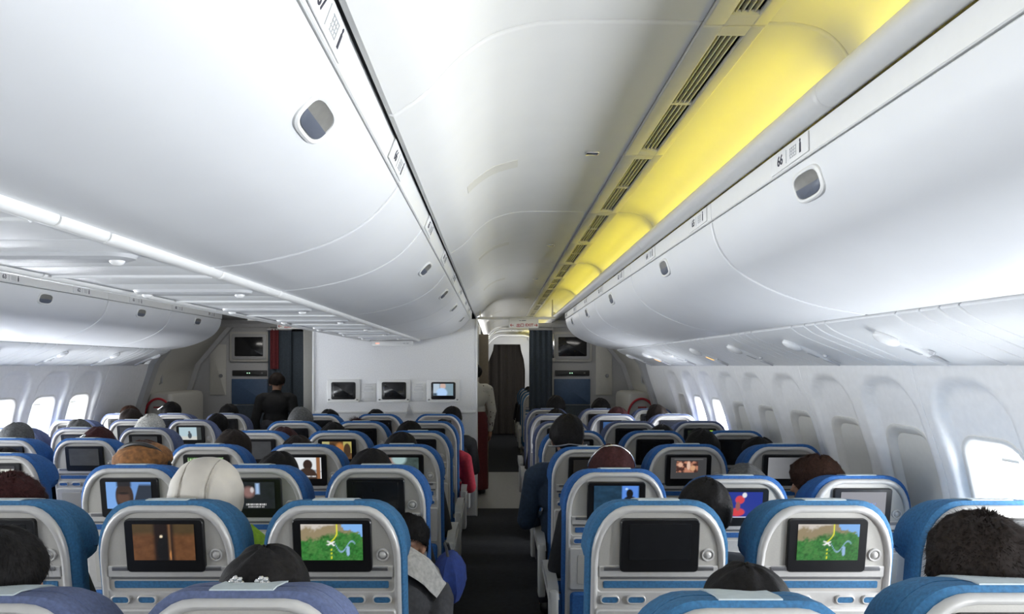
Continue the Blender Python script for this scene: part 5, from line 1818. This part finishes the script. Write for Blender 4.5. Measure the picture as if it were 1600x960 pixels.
# far block
sit('L', 4, -2.84, 1.125, 'short', BLACK, DK, 'person with black hair barely above the seat across the far aisle, fourth row')
sit('L', 5, -3.33, 1.195, 'bob', GREY, DK, 'person with dark greying hair lit by the far windows')
sit('L', 5, -2.76, 1.165, 'bob', WINE, DK, 'person with brown hair and a glittering clip behind the flat grey screen', extras=('glitter_clip',))
sit('L', 6, -3.38, 1.175, 'crop', GREY, DK, 'person with cropped greyish hair right under the far windows')
sit('L', 6, -2.80, 1.19, 'curly', WHITE, (0.2, 0.2, 0.2), 'person with curly white hair beside the pale blue screen')
sit('L', 7, -2.57, 1.165, 'short', BLACK, STRIPED, 'person in cream top with dark stripes, head bowed to the far aisle', lean=0.8)
sit('L', 7, -3.38, 1.195, 'bob', DARK, DK, 'person with dark hair beneath the plain far wall lining')
sit('L', 8, -2.78, 1.20, 'short', BLACK, DK, 'person with black hair in the last far row, before the blue panel')
sit('L', 8, -3.38, 1.225, 'short', BLACK, DK, 'person with black hair and a pale clip before the red-arced far door', extras=('glitter_clip',))
sit('L', 8, -3.81, 1.185, 'short', BROWN, DK, 'person with brown hair at the far wall, last row')
# forward cabin and standing people
person(0.62, 11.83 + 0.02, 1.23, 'short', BLACK, DK, 'person with dark hair seated in the forward cabin beyond the doorway', group='people in the forward cabin')
person(0.60, 12.68, 1.22, 'short', BLACK, DK, 'second dark head further along the forward cabin', group='people in the forward cabin')
person(-0.52, 11.52, 1.22, 'short', BLACK, (0.03, 0.03, 0.035), 'dark-clothed person seated ahead of the patterned blouse in the forward cabin', group='people in the forward cabin')
person(-0.275, 8.80, 1.635, 'bun', BLACK, BLOUSE, 'attendant standing in white patterned blouse and dark red skirt', 'standing', yaw=0.35, group='standing people', extras=('skirt',))
person(-2.62, 8.35, 1.50, 'short', DARK, (0.008, 0.008, 0.009), 'person in black standing by the far galley curtain', 'stooped', yaw=0.15, group='standing people')

# loose things: sleeve-like blue bag over the near armrest, white paper in front
t = tag(empty('blue_bag', (-0.215, 2.95, 0.755)), 'bright blue bag hanging over the aisle armrest of the third row', 'bag')
mb = MB()
secs = []
for z, rx, ry in ((-0.13, 0.030, 0.09), (-0.11, 0.058, 0.13), (-0.06, 0.070, 0.15), (0.0, 0.062, 0.14), (0.04, 0.045, 0.11), (0.06, 0.02, 0.06)):
    secs.append([(0.02 + rx * math.cos(2 * math.pi * i / 24) * (1 + 0.12 * math.sin(i * 1.7 + z * 20)), ry * math.sin(2 * math.pi * i / 24) * (1 + 0.08 * math.sin(i * 2.3)), z) for i in range(24)])
mb.loft(secs); build('bag_body', mb, clothmat((0.010, 0.030, 0.16)), t)
mb = MB(); mb.tube([(0.02, -0.06, 0.045), (0.01, -0.04, 0.09), (0.0, 0.0, 0.10), (0.01, 0.04, 0.09), (0.02, 0.06, 0.045)], 0.006, 8); build('bag_strap', mb, M['black'], t)
t = tag(empty('paper_sheet', (-0.83, 6.72, 1.10)), 'white folded paper sticking up beside the front centre seat', 'paper')
mb = MB(); mb.loft([[(-0.04, 0, 0), (0.05, 0.01, 0), (0.05, 0.013, 0), (-0.04, 0.003, 0)], [(0.0, 0.0, 0.15), (0.03, 0.02, 0.13), (0.03, 0.023, 0.13), (0.0, 0.003, 0.15)]]); build('sheet', mb, M['paper'], t)
